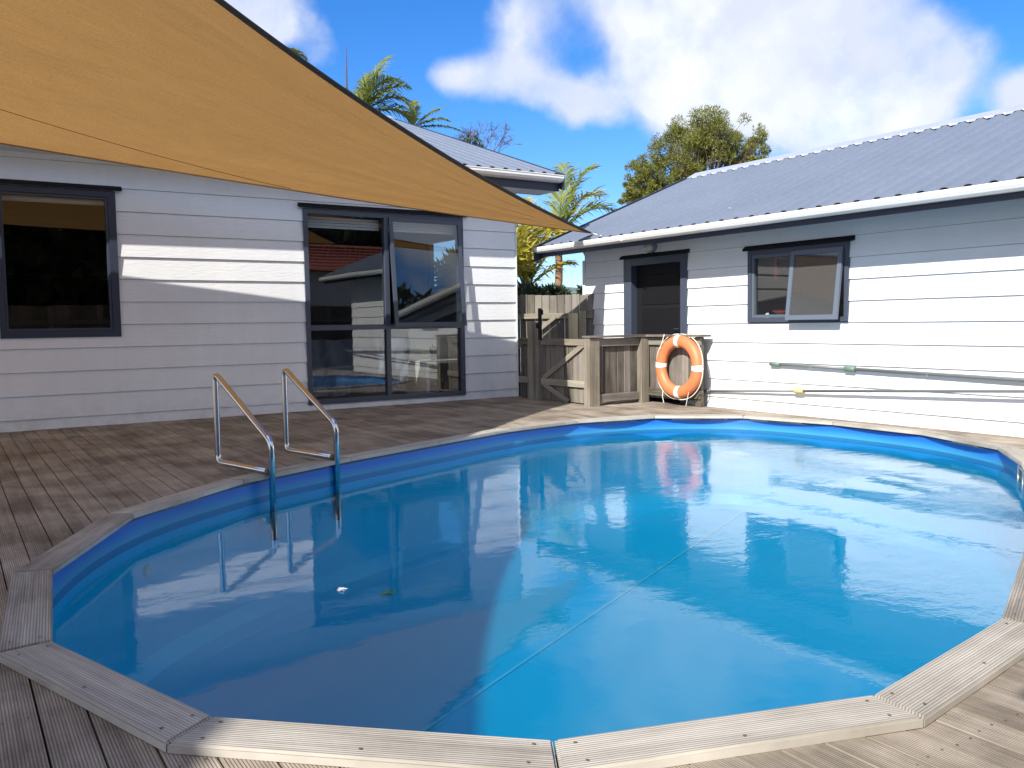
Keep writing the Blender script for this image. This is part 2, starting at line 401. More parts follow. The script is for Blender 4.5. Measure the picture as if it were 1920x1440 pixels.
def uv_dir(axis, across, flat_side=False):
    ax = Vector(axis).normalized(); ac = Vector(across).normalized(); th = ax.cross(ac)
    def f(co, n):
        # v on faces seen edge-on uses thickness
        v = co.dot(ac) if abs(n.dot(ac)) < .7 else co.dot(th)
        if abs(n.dot(ax)) > .8: return (co.dot(th), co.dot(ac))
        if flat_side and abs(n.dot(ac)) >= .7: return (co.dot(ax), .0021 + .02 * co.dot(th))
        return (co.dot(ax), v)
    return f
B = bmesh.new

# ------------------------------------------------------------------ terrain
YL, XR = 9.3288, 7.0344
bm = B()
g = [(-1500, -1500), (1500, -1500), (1500, 1500), (-1500, 1500)]
# ground sheet with a hole left for the pool
hole = [(-.6, .6), (7.0, .6), (7.0, 7.2), (-.6, 7.2)]
gv = [bm.verts.new((x, y, -.22)) for x, y in g]; hv = [bm.verts.new((x, y, -.22)) for x, y in hole]
for i in range(4): bm.faces.new((gv[i], gv[(i + 1) % 4], hv[(i + 1) % 4], hv[i]))
struct(link('ground', bm, MT['ground']))
bm = B()
NH = 90
ring = []
for k in range(NH + 1):
    a = R(-40) + R(160) * k / NH
    rad = 420
    h = 15 + 9 * noise.noise(Vector((k * .11, 3, 0))) + 4 * noise.noise(Vector((k * .5, 9, 0)))
    x, y = math.sin(a) * rad, math.cos(a) * rad
    ring.append([bm.verts.new((x * .75, y * .75, -.5)), bm.verts.new((x * .9, y * .9, h * .55)), bm.verts.new((x, y, h)), bm.verts.new((x * 1.3, y * 1.3, h * .8))])
for k in range(NH):
    for j in range(3): bm.faces.new((ring[k][j], ring[k][j + 1], ring[k + 1][j + 1], ring[k + 1][j]))
struct(link('hills', bm, MT['hill'], smooth=True))

# ------------------------------------------------------------------ pool
V = [(.225, 2.862), (.492, 2.072), (1.088, 1.512), (1.865, 1.249), (2.672, 1.352), (3.47, 1.68), (4.27, 2.05), (5.00, 2.40),
     (5.64, 2.76), (6.202, 3.199), (6.53, 3.969), (6.567, 4.828), (6.377, 5.691), (5.747, 6.238), (4.929, 6.397), (4.07, 6.27),
     (3.22, 5.955), (2.33, 5.62), (1.471, 5.22), (.747, 4.603), (.306, 3.727)]
V = [Vector((x, y)) for x, y in V]
n = len(V)
cen = sum(V, Vector((0, 0))) / n
def offset(poly, d):
    o = []
    for i in range(len(poly)):
        a, b, c_ = poly[i - 1], poly[i], poly[(i + 1) % len(poly)]
        n1 = Vector(((b - a).y, -(b - a).x)).normalized(); n2 = Vector(((c_ - b).y, -(c_ - b).x)).normalized()
        bis = (n1 + n2).normalized(); o.append(b + bis * (d / max(.3, bis.dot(n1))))
    return o
CW = .142
VO = offset(V, CW)
CZ = .026
pool = thing('swimming_pool', 'round blue lined pool sunk into the timber deck with pale grooved board coping', 'swimming pool', (cen.x, cen.y, 0))
for i in range(n):
    a, b = V[i], V[(i + 1) % n]; ao, bo = VO[i], VO[(i + 1) % n]
    d = (b - a).normalized(); g_ = .0025
    pts = [a + d * g_, b - d * g_, bo - d * g_, ao + d * g_]
    bm = prism(B(), [(p.x, p.y) for p in pts], .002, CZ + random.uniform(-.001, .001))
    bmesh.ops.bevel(bm, geom=[e for e in bm.edges if abs(e.verts[0].co.z - e.verts[1].co.z) < .004 and e.verts[0].co.z > .02], offset=.006, segments=2, affect='EDGES')
    link('coping_board', bm, MT['coping'], pool, uvfn=uv_dir((d.x, d.y, 0), (-d.y, d.x, 0), True))
# smooth liner wall just behind the coping's inner edge
def catmull(P, k=8):
    o = []
    m_ = len(P)
    for i in range(m_):
        p0, p1, p2, p3 = P[i - 1], P[i], P[(i + 1) % m_], P[(i + 2) % m_]
        for j in range(k):
            t = j / k
            o.append(.5 * ((2 * p1) + (p2 - p0) * t + (2 * p0 - 5 * p1 + 4 * p2 - p3) * t * t + (3 * p1 - p0 - 3 * p2 + p3) * t ** 3))
    return o
LW = catmull(offset(V, .018))
WZ, FZ = -.108, -.86
def ringwall(bm, poly, zs, ins):
    rr = []
    for z, i_ in zip(zs, ins):
        q = offset(poly, -i_) if i_ else poly
        rr.append([bm.verts.new((p.x, p.y, z)) for p in q])
    for a in range(len(rr) - 1):
        for k in range(len(poly)): bm.faces.new((rr[a][k], rr[a][(k + 1) % len(poly)], rr[a + 1][(k + 1) % len(poly)], rr[a + 1][k]))
    return rr
bm = B(); ringwall(bm, LW, [-.004, -.06, WZ - .04], [0, 0, 0]); link('liner_band', bm, MT['liner_wall'], pool, smooth=True)
bm = B(); rr = ringwall(bm, LW, [WZ - .04, -.5, FZ + .12, FZ + .03, FZ], [0, .01, .015, .06, .17])
bm.faces.new(rr[-1]); link('pool_floor', bm, MT['liner_floor'], pool, smooth=False)
# bead that holds the liner, below the coping
bm = B(); q = offset(LW, -.004)
ringwall(bm, q, [-.004, -.018], [0, 0]); ringwall(bm, q, [-.018, -.018], [0, -.006]); link('liner_bead', bm, plain('bead_plastic', (.03, .05, .12), .4), pool)
# water line scum ring
def strip(bm, a, b, w, z):
    a, b = Vector(a), Vector(b); d = (b - a).normalized(); nn = Vector((-d.y, d.x)) * w
    prism(bm, [tuple(a + nn), tuple(a - nn), tuple(b - nn), tuple(b + nn)], z - .002, z + .004)
for (p, q_) in (((1.60, 3.30), (6.25, 5.55)),):
    bm = strip(B() if False else (bm := B()), p, q_, .008, FZ + .004) or bm
    link('liner_seam', bm, MT['seam'], pool)
# return fitting on the wall and skimmer
def wallpt(px, py):
    best = min(range(len(LW)), key=lambda k: (LW[k] - Vector((px, py))).length)
    p = LW[best]; d = (LW[(best + 1) % len(LW)] - LW[best - 1]).normalized(); nn = Vector((d.y, -d.x))  # outward
    return p, d, nn
p, d, nn = wallpt(.80, 4.66)
bm = B(); bmesh.ops.create_cone(bm, cap_ends=True, segments=16, radius1=.035, radius2=.028, depth=.02)
rot = Vector((-nn.x, -nn.y, 0)).to_track_quat('Z', 'Y').to_matrix().to_4x4()
bmesh.ops.transform(bm, matrix=Matrix.Translation((p.x - nn.x * .012, p.y - nn.y * .012, -.30)) @ rot, verts=bm.verts)
link('return_jet', bm, MT['white_plastic'], pool)
p, d, nn = wallpt(5.72, 2.84)
def skx(v): q = p + d * v.x - nn * v.y; return Vector((q.x, q.y, v.z))
bm = B(); bw, bt, bb = .13, -.016, -.140
box(bm, (-bw, 0, bt - .016), (bw, .012, bt), skx); box(bm, (-bw, 0, bb), (bw, .012, bb + .016), skx)
box(bm, (-bw, 0, bb + .016), (-bw + .018, .012, bt - .016), skx); box(bm, (bw - .018, 0, bb + .016), (bw, .012, bt - .016), skx)
sk = link('skimmer', bm, MT['white_plastic'], pool)
bm = B(); box(bm, (-bw + .018, .001, bb + .016), (bw - .018, .004, bt - .016), skx); link('skimmer_mouth', bm, plain('mouth_shade', (.10, .12, .07), .6), sk)  # flat dark plate painted as the shade inside the opening
# water sheet
bm = B(); bm.faces.new([bm.verts.new((q.x, q.y, WZ)) for q in offset(LW, -.0015)])
wo = struct(link('water', bm, MT['water']))
if wo.data.polygons[0].normal.z < 0: wo.data.flip_normals()
# petal afloat, leaf on floor
def blob(bm, c_, rx, ry, rz, seed=0, sub=2, amp=.3):
    r_ = bmesh.ops.create_icosphere(bm, subdivisions=sub, radius=1)
    for v in r_['verts']:
        k = 1 + amp * noise.noise(v.co * 1.7 + Vector((seed, 0, 0)))
        v.co = Vector((v.co.x * rx * k + c_[0], v.co.y * ry * k + c_[1], v.co.z * rz * k + c_[2]))
bm = B(); blob(bm, (1.28, 3.217, WZ + .004), .017, .013, .008, 2, 2, .8)
tag(link('floating_petal', bm, MT['white_plastic'], loc=(1.28, 3.217, WZ)), 'small white petal floating alone on the shaded water below the ladder', 'petal')
bm = B(); blob(bm, (2.42, 5.25, FZ + .01), .05, .035, .01, 5, 2, .8)
tag(link('sunken_leaf', bm, MT['leaf'], loc=(2.42, 5.25, FZ)), 'yellowish leaf lying on the pool floor beyond the petal', 'leaf')

# ------------------------------------------------------------------ deck boards
deck = thing('timber_deck', 'weathered grey brown grooved boards surrounding the pool', 'deck', (2.5, 2, 0))
del deck['category']; del deck['label']; struct(deck)
VI = offset(V, .05)
def yspan(x):
    ys = []
    for i in range(n):
        a, b = VI[i], VI[(i + 1) % n]
        if (a.x - x) * (b.x - x) < 0: ys.append(a.y + (b.y - a.y) * (x - a.x) / (b.x - a.x))
    return (min(ys), max(ys)) if len(ys) >= 2 else None
BW, GAP = .1038, .006
x = -3.6 + .0145; k = 0
uvd = uv_dir((0, 1, 0), (1, 0, 0), True)
while x < 7.0:
    x1 = min(x + BW - GAP, 7.005); z = -.022
    ytop = 9.30 if x1 < 6.19 else (7.9 if x < 6.4 else 9.6)
    def brd(pts):
        bm = prism(B(), pts, z, random.uniform(-.0015, .0015)); link('deck_board', bm, MT['deck'], deck, uvfn=uvd)
    s0, s1 = yspan(x), yspan(x1)
    segs = []
    if s0 and s1: segs = [((-1.8, -1.8), (s0[0], s1[0])), ((s0[1], s1[1]), (ytop, ytop))]
    elif s0 or s1:
        s_ = s0 or s1; e = (s_[0] + s_[1]) / 2
        segs = [((-1.8, -1.8), ((s0 or (e, e))[0], (s1 or (e, e))[0])), (((s0 or (e, e))[1], (s1 or (e, e))[1]), (ytop, ytop))]
    else: segs = [((-1.8, -1.8), (ytop, ytop))]
    for (a, b) in segs:
        # random butt joints
        lo, hi = max(a), min(b)
        cuts = []
        if hi - lo > 2.2 and random.random() < .55: cuts = [random.uniform(lo + .7, hi - .7)]
        ys = [a] + [(c_, c_) for c_ in cuts for _ in (0,)] + [b]
        for j in range(len(ys) - 1):
            q0, q1 = ys[j], ys[j + 1]
            g0 = .0015 if j else 0; g1 = .0015 if j < len(ys) - 2 else 0
            if q1[0] - q0[0] < .01 and q1[1] - q0[1] < .01: continue
            brd([(x, q0[0] + g0), (x1, q0[1] + g0), (x1, q1[1] - g1), (x, q1[0] - g1)])
    x += BW; k += 1
bm = B()
for xb in range(0, 106):
    x0 = -3.6 + .0145 + xb * BW
    if x0 < -1.0 or x0 > 6.9: continue
    for yb in range(-1, 21):
        yy = yb * .45 + .12
        for dx in (.022, BW - GAP - .022):
            xx = x0 + dx; sp2 = yspan(xx)
            if sp2 and sp2[0] - .11 < yy < sp2[1] + .11: continue
            if xx > 6.2 and yy > 7.8: continue
            if yy > 9.25: continue
            r_ = bmesh.ops.create_circle(bm, cap_ends=True, segments=6, radius=.0034)
            for v in r_['verts']: v.co += Vector((xx + .002 * math.sin(yb * 7 + xb), yy + .004 * math.sin(xb * 3.1), .0024))
o = link('screw_heads', bm, MT['pegs'], deck); o['kind'] = 'stuff'
# near-black sheet painted as underdeck shade closes the view through gaps
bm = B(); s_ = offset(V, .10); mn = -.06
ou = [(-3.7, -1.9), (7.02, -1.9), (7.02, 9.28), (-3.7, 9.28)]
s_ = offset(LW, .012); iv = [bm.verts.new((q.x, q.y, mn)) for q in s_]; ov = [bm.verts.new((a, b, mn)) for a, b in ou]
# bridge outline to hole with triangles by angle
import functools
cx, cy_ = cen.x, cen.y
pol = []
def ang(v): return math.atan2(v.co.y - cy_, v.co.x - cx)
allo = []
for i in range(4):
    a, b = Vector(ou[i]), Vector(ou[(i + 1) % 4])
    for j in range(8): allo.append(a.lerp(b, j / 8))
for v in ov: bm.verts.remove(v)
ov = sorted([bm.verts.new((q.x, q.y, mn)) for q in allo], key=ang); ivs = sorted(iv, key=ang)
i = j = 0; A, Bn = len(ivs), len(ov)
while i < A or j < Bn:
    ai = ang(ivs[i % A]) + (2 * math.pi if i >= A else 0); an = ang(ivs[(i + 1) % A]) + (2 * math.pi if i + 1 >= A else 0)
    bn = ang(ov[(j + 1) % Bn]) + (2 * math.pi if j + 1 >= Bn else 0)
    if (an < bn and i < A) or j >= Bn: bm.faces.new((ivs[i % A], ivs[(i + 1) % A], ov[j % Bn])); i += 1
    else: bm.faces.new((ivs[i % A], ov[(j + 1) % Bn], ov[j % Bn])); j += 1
link('deck_underlay', bm, plain('underdeck_shade', (.03, .025, .02), .95), deck)
# coping nails
bm = B()
for i in range(n):
    a, b = VO[i], VO[(i + 1) % n]; d = (b - a).normalized(); inn = Vector((-d.y, d.x))
    for t_, w_ in ((.08, .03), (.08, .11), (.92, .03), (.92, .11), (.5, .035)):
        q = a + (b - a) * t_ + inn * w_
        r_ = bmesh.ops.create_circle(bm, cap_ends=True, segments=6, radius=.0048)
        for v in r_['verts']: v.co += Vector((q.x, q.y, CZ + .0022))
o = link('nail_heads', bm, MT['pegs'], pool); o['kind'] = 'stuff'

# ------------------------------------------------------------------ walls
def LXF(v): return Vector((v.x, YL - v.y, v.z))       # local (u, out, z)
def RXF(v): return Vector((XR - v.y, v.x, v.z))
def cladding_wall(parent, xf, u0, u1, zbase, rows, b, wins, ztop, uax):
    for r_ in rows:
        z0 = zbase - b * r_; z1 = z0 + b
        z1 = min(z1, ztop)
        if z1 - z0 < .03: continue
        us = sorted({u0, u1} | {w for W_ in wins for w in W_[:2] if u0 < w < u1})
        pieces = []
        for a, c_ in zip(us, us[1:]):
            mid = (a + c_) / 2; hit = [W_ for W_ in wins if W_[0] < mid < W_[1] and W_[3] > z0 and W_[2] < z1]
            if not hit: pieces.append((a, c_, z0, z1))
            else:
                w_ = hit[0]
                if w_[2] > z0 + .012: pieces.append((a, c_, z0, w_[2]))
                if w_[3] < z1 - .012: pieces.append((a, c_, w_[3], z1))
        # merge equal neighbours
        mg = []
        for p_ in pieces:
            if mg and abs(mg[-1][1] - p_[0]) < 1e-6 and mg[-1][2:] == p_[2:]: mg[-1] = (mg[-1][0], p_[1], *p_[2:])
            else: mg.append(p_)
        for (a, c_, za, zb) in mg:
            bm = B()
            f = lambda z: .024 - .016 * (z - z0) / b
            # front face leans, bottom lip with small drip edge
            pr = [(0, za + (.0034 if za == z0 else 0)), (f(za), za + (.0026 if za == z0 else 0)), (f(zb), zb), (0, zb)]
            A_ = [bm.verts.new(xf(Vector((a, w, z)))) for w, z in pr]; B_ = [bm.verts.new(xf(Vector((c_, w, z)))) for w, z in pr]
            for i in range(4): bm.faces.new((A_[i], A_[(i + 1) % 4], B_[(i + 1) % 4], B_[i]))
            bm.faces.new(A_); bm.faces.new(B_)
            link('weatherboard', bm, MT['clad'], parent)
def backing(parent, xf, u0, u1, z0, z1, wins, mt, t=.12):
    bm = B(); us = sorted({u0, u1} | {w for W_ in wins for w in W_[:2] if u0 < w < u1})
    for a, c_ in zip(us, us[1:]):
        mid = (a + c_) / 2; hit = sorted([W_ for W_ in wins if W_[0] < mid < W_[1]], key=lambda w: w[2])
        z = z0
        for w_ in hit:
            if w_[2] > z + .01: box(bm, (a, -t, z), (c_, -.002, w_[2]), xf)
            z = w_[3]
        if z1 > z + .01: box(bm, (a, -t, z), (c_, -.002, z1), xf)
    return link('wall_frame', bm, mt, parent)
def flashing(parent, xf, u0, u1, z, out_=.06):
    bm = B()
    pr = [(0.012, z - .005), (out_, z - .018), (out_, z + .004), (0.012, z + .040)]
    A_ = [bm.verts.new(xf(Vector((u0 + (.02 if 0 else 0), w, zz)))) for w, zz in pr]; B_ = [bm.verts.new(xf(Vector((u1, w, zz)))) for w, zz in pr]
    for i in range(4): bm.faces.new((A_[i], A_[(i + 1) % 4], B_[(i + 1) % 4], B_[i]))
    bm.faces.new(A_); bm.faces.new(B_)
    return link('head_flashing', bm, MT['dark'], parent)
def rectframe(bm, xf, u0, u1, z0, z1, w, n0, n1, ws=None):
    l, r_, b_, t_ = ws or (w, w, w, w)
    box(bm, (u0, n0, z0), (u0 + l, n1, z1), xf); box(bm, (u1 - r_, n0, z0), (u1, n1, z1), xf)
    box(bm, (u0 + l, n0 + .002, z0), (u1 - r_, n1 - .002, z0 + b_), xf); box(bm, (u0 + l, n0 + .002, z1 - t_), (u1 - r_, n1 - .002, z1), xf)
    return bm
def pane(parent, xf, u0, u1, z0, z1, nn, mt, name='pane'):
    bm = B(); box(bm, (u0, nn - .003, z0), (u1, nn + .003, z1), xf)
    return link(name, bm, mt, parent)

# ---- left house
lh = thing('left_house', 'white weatherboard house on the left with tall slate framed windows and grey roof', 'house', (2, YL, 0))
lz, lb = 2.1014, .22246
win1 = (.44, 1.475, .872, 2.29); win2 = (3.375, 5.405, .062, 2.245)
LW_ = [win1, win2]
cladding_wall(lh, LXF, -4.5, 6.185, lz, range(-3, 11), lb, LW_, 2.62, (1, 0, 0))
backing(lh, LXF, -4.5, 6.17, -.2, 2.72, LW_, MT['gap'])
bm = B(); box(bm, (6.186, -.03, -.15), (6.198, .030, 2.62), LXF); link('corner_trim', bm, MT['clad'], lh)
# end wall at X=6.17 with window opening, plus the other room walls
def EXF(v): return Vector((6.185 + v.y, v.x, v.z))
ew = (10.62, 11.62, 1.46, 2.2)
cladding_wall(lh, EXF, YL + .04, 14.2, lz, range(-3, 11), lb, [ew], 2.62, (0, 1, 0))
backing(lh, EXF, YL + .12, 14.2, -.2, 2.72, [ew], MT['room'], .1)
f = link('window_frame', rectframe(B(), EXF, *ew, .05, -.05, .03), MT['frame'], lh); pane(f, EXF, ew[0] + .04, ew[1] - .04, ew[2] + .04, ew[3] - .04, 0, MT['glass'])
bm = B(); box(bm, (-4.5, 14.2, -.2), (6.185, 14.3, 2.72)); box(bm, (-4.6, YL + .12, -.2), (-4.5, 14.3, 2.72)); box(bm, (2.6, YL + .121, -.1), (2.7, 14.2, 2.60)); link('inner_wall', bm, MT['room'], lh)
bm = B(); box(bm, (-4.5, YL + .12, 2.58), (6.08, 14.2, 2.66)); link('ceiling', bm, MT['room'], lh)
bm = B(); box(bm, (-4.5, YL + .12, -.15), (6.08, 14.2, -.05)); link('floor', bm, plain('interior_floor', (.10, .07, .05), .5), lh)
# window 1
w1 = link('window_frame', rectframe(B(), LXF, *win1, .05, -.06, .036, (.05, .07, .065, .06)), MT['slate'], lh)
bm = rectframe(B(), LXF, win1[0] + .052, win1[1] - .072, win1[2] + .067, win1[3] - .062, .02, -.04, .022); link('glazing_bead', bm, MT['frame'], w1)
pane(w1, LXF, win1[0] + .06, win1[1] - .08, win1[2] + .075, win1[3] - .07, -.01, MT['glass'])
bm = B(); tube(bm, [LXF(Vector((win1[0] + .06, -.09, 2.185))), LXF(Vector((win1[1] - .09, -.09, 2.185)))], .028, 10); link('roller_blind', bm, MT['blind'], w1)
flashing(lh, LXF, .30, 1.535, 2.31)
# window 2
a0, a1, b0, b1 = win2; mu, tz = 4.372, .925
bm = rectframe(B(), LXF, a0, a1, b0, b1, .05, -.06, .036, (.05, .06, .055, .055))
box(bm, (mu - .028, -.055, b0 + .055), (mu + .028, .034, b1 - .055), LXF)
box(bm, (a0 + .05, -.05, tz - .03), (mu - .028, .030, tz + .03), LXF); box(bm, (mu + .028, -.05, tz - .03), (a1 - .06, .030, tz + .03), LXF)
w2 = link('window_frame', bm, MT['frame'], lh)
pane(w2, LXF, a0 + .05, mu - .028, tz + .03, b1 - .055, 0, MT['glass'])
pane(w2, LXF, a0 + .05, mu - .028, b0 + .055, tz - .03, 0, MT['glass'])
pane(w2, LXF, mu + .028, a1 - .06, b0 + .055, tz - .03, 0, MT['glass'])
def awning(parent, xf, u0, u1, z0, z1, outd, mt, fm, w=.045):
    th = math.asin(outd / (z1 - z0))
    def ax(v):   # v.z measured down from hinge (negative)
        return xf(Vector((v.x, .038 + v.y * math.cos(th) + (-v.z) * math.sin(th), z1 + v.z * math.cos(th) + v.y * math.sin(th))))
    H = z1 - z0
    bm = B(); box(bm, (u0, -.012, -H), (u0 + w, .014, 0), ax); box(bm, (u1 - w, -.012, -H), (u1, .014, 0), ax)
    box(bm, (u0 + w, -.010, -H), (u1 - w, .012, -H + w), ax); box(bm, (u0 + w, -.010, -w), (u1 - w, .012, 0), ax)
    s_ = link('open_sash', bm, fm, parent)
    bm = B(); box(bm, (u0 + w, -.003, -H + w), (u1 - w, .003, -w), ax); link('pane', bm, mt, s_)
    bm = B(); box(bm, (u1 - .03, -.05 - outd, -H + .02), (u1 - .015, -.012, -H + .04), ax); link('window_stay', bm, MT['black'], s_)
    return s_
awning(w2, LXF, mu + .03, a1 - .045, tz - .005, b1 - .05, .115, MT['glass'], MT['frame'])
flashing(lh, LXF, a0 - .05, a1 + .05, b1 + .02)
for (ua, ub) in ((a0 + .06, mu - .04), (mu + .04, a1 - .07)):
    for kk in range(4):
        bm = B(); box(bm, (ua, -.11 - .008 * (kk % 2), b1 - .10 - .032 * kk), (ub, -.085, b1 - .073 - .032 * kk), LXF); link('blind_slat', bm, MT['blind'], w2)
# roof of the left house (monoslope face toward the pool, ridge along X)
def corrugated(name, parent, P0, along, upv, La, Lu, pitch, amp, mt):
    bm = B(); al = Vector(along).normalized(); uu = Vector(upv).normalized(); nn = al.cross(uu)
    if nn.z < 0: nn = -nn
    k = 0; cols = []
    prof = [(0, 0), (.30, 0), (.42, 1), (.88, 1)] 
    m_ = int(La / pitch)
    for i in range(m_):
        for (t_, h_) in [(0, 0), (.25, .04), (.42, .5), (.5, .92), (.62, 1), (.74, .92), (.82, .5), (.92, .04)]:
            p_ = Vector(P0) + al * ((i + t_) * pitch) + nn * (h_ * amp)
            cols.append((bm.verts.new(p_), bm.verts.new(p_ + uu * Lu)))
    for a, b in zip(cols, cols[1:]): bm.faces.new((a[0], b[0], b[1], a[1]))
    r_ = bmesh.ops.extrude_face_region(bm, geom=bm.faces[:])
    for v in [g for g in r_['geom'] if isinstance(g, bmesh.types.BMVert)]: v.co -= nn * .004
    return link(name, bm, mt, parent, smooth=False)
def ridge_cap(parent, P0, along, La, down1, wid, pitch, amp):
    """flashing whose lower edge is notched over the ribs"""
    al = Vector(along).normalized(); d1 = Vector(down1).normalized(); nn = al.cross(d1)
    if nn.z < 0: nn = -nn
    bm = B(); prev = None
    m_ = int(La / pitch)
    for i in range(m_):
        for (t_, h_) in [(0, 0), (.30, 0), (.42, .9), (.82, .9), (.94, 0)]:
            a = Vector(P0) + al * ((i + t_) * pitch)
            top = bm.verts.new(a + nn * (amp + .022)); mid = bm.verts.new(a + d1 * wid + nn * (amp + .006)); lo = bm.verts.new(a + d1 * (wid + .018) + nn * (amp * (.45 + .55 * h_) + .004))
            bk = bm.verts.new(a - Vector((d1.x, d1.y, -d1.z)) * -0 + Vector((-d1.x, -d1.y, d1.z)) * wid * .8 + nn * .0)
            cur = (bk, top, mid, lo)
            if prev:
                for q in range(3): bm.faces.new((prev[q], cur[q], cur[q + 1], prev[q + 1]))
            prev = cur
    return link('ridge_flashing', bm, MT['flashing'], parent)
OL = .50; sl = .344; ul = Vector((0, 1, sl)).normalized()
xe = 6.62
e0 = Vector((-5.0, YL - OL + .03, 2.783)); Lr = (13.72 - e0.y) * math.sqrt(1 + sl * sl)
corrugated('roof', lh, e0, (1, 0, 0), ul, xe - e0.x, Lr, .19, .034, MT['roof'])
ridge_cap(lh, e0 + ul * Lr, (1, 0, 0), xe - e0.x, -ul, .17, .19, .034)
# back slope so the roof is a closed shape
bm = B(); zr = e0.z + sl * (13.72 - e0.y) + .015
pts = [(-5, 13.72, zr), (xe, 13.72, zr), (xe, 17.5, zr - 1.3), (-5, 17.5, zr - 1.3)]
bm.faces.new([bm.verts.new(p_) for p_ in pts]); bmesh.ops.solidify(bm, geom=bm.faces[:], thickness=.02); link('roof_back', bm, MT['roof'], lh)
bm = B(); box(bm, (-4.5, 14.3, -.2), (6.185, 17.2, 2.5)); vs = [bm.verts.new(p_) for p_ in ((6.17, YL + .1, 2.6), (6.17, 17.2, 2.6), (6.17, 13.72, zr - .12))]; bm.faces.new(vs); link('gable_wall', bm, MT['clad'], lh)
def gutter(parent, xf, u0, u1, z1, z0, nout, nin):
    prof = [(nin, z1 - .01), (nin, z0), (nout - .055, z0), (nout - .018, z0 + .016), (nout - .004, z0 + .045), (nout - .006, z1 - .02), (nout, z1 - .008), (nout - .002, z1), (nout - .014, z1 - .002), (nout - .014, z0 + .03), (nin + .012, z0 + .012), (nin + .012, z1 - .01)]
    bm = B(); A_ = [bm.verts.new(xf(Vector((u0, a, z)))) for a, z in prof]; B_ = [bm.verts.new(xf(Vector((u1, a, z)))) for a, z in prof]
    for i in range(len(prof)): bm.faces.new((A_[i], A_[(i + 1) % len(prof)], B_[(i + 1) % len(prof)], B_[i]))
    g_ = link('gutter', bm, MT['gutter'], parent)
    for u in (u0, u1):
        bm = B(); pr = [(nin, z1 - .01), (nin, z0), (nout - .055, z0), (nout - .018, z0 + .016), (nout - .004, z0 + .045), (nout, z1)]
        q0 = [bm.verts.new(xf(Vector((u - .003, a, z)))) for a, z in pr]; q1 = [bm.verts.new(xf(Vector((u + .003, a, z)))) for a, z in pr]
        bm.faces.new(q0); bm.faces.new(q1)
        for i in range(len(pr)): bm.faces.new((q0[i], q0[(i + 1) % len(pr)], q1[(i + 1) % len(pr)], q1[i]))
        link('gutter_end', bm, MT['gutter'], g_)
    return g_
gutter(lh, LXF, -5, xe - .02, 2.785, 2.700, OL + .02, OL - .09)
bm = B(); box(bm, (-5, OL - .115, 2.60), (xe - .02, OL - .092, 2.76), LXF); link('fascia', bm, MT['slate'], lh)
bm = B(); box(bm, (-5, .0, 2.60), (xe - .04, OL - .118, 2.615), LXF); link('soffit', bm, MT['soffit'], lh)
# rake board up the gable edge
def rake(parent, P0, uu, L, off, h0, h1, t_):
    bm = B(); q = []
    for s_ in (0, L):
        for o_ in (0, t_):
            for h in (h0, h1): q.append(Vector(P0) + Vector(uu) * s_ + Vector(off) * o_ + Vector((0, 0, h)))
    v = [bm.verts.new(p_) for p_ in q]
    for f_ in ((0, 1, 3, 2), (4, 6, 7, 5), (0, 4, 5, 1), (2, 3, 7, 6), (0, 2, 6, 4), (1, 5, 7, 3)): bm.faces.new([v[i] for i in f_])
    return link('barge_board', bm, MT['slate'], parent)
rake(lh, (xe - .01, e0.y - .01, 2.775), ul, Lr, (1, 0, 0), -.17, .035, .028)

# inside the left house
bm = B()
NX, NZ = 46, 12
grid = [[None] * (NZ + 1) for _ in range(NX + 1)]
for i in range(NX + 1):
    for j in range(NZ + 1):
        u = 3.40 + 1.42 * i / NX; z = .12 + .66 * j / NZ
        w = .035 * math.sin(i * .62 + j * .25) + .05 * noise.noise(Vector((u * 3, z * 3 - u * 2, 0))) + .03 * math.sin(i * 1.7 - j * .9) * (1 - j / NZ)
        grid[i][j] = bm.verts.new((u, YL + .42 + w, z + .02 * noise.noise(Vector((u * 4, 0, 7)))))
for i in range(NX):
    for j in range(NZ): bm.faces.new((grid[i][j], grid[i + 1][j], grid[i + 1][j + 1], grid[i][j + 1]))
tag(link('draped_cover', bm, MT['fabric'], loc=(4.1, YL + .45, .05), smooth=True), 'dark blue grey cloth draped in folds behind the lower left pane of the tall window', 'cloth')
bm = B()
for kk in range(5):
    pts = [(3.45 + 1.0 * i / 24, YL + .22 + .03 * kk + .02 * math.sin(i * .8 + kk), .03 + .015 * abs(math.sin(i * .5 + kk * 2))) for i in range(25)]
    tube(bm, pts, .009, 6)
tag(link('orange_cord', bm, MT['red'], loc=(3.9, YL + .25, .03), smooth=True), 'orange red cord lying along the sill inside the tall window', 'cord')
cb = thing('white_shelf', 'white stepped shelf unit inside the lower right pane of the tall window', 'shelf', (5.25, YL + .3, 0))
bm = B(); box(bm, (4.96, YL + .16, -.05), (5.00, YL + .72, .46)); link('side_panel', bm, MT['room_white'], cb)
bm = B(); box(bm, (5.02, YL + .72, -.05), (5.9, YL + .75, .95)); link('back_panel', bm, MT['room_white'], cb)
bm = B(); box(bm, (4.96, YL + .15, .46), (5.9, YL + .74, .49)); link('shelf_top', bm, MT['room_white'], cb)
bm = B(); box(bm, (5.02, YL + .30, -.04), (5.9, YL + .70, .06)); link('shelf', bm, MT['room_white'], cb)
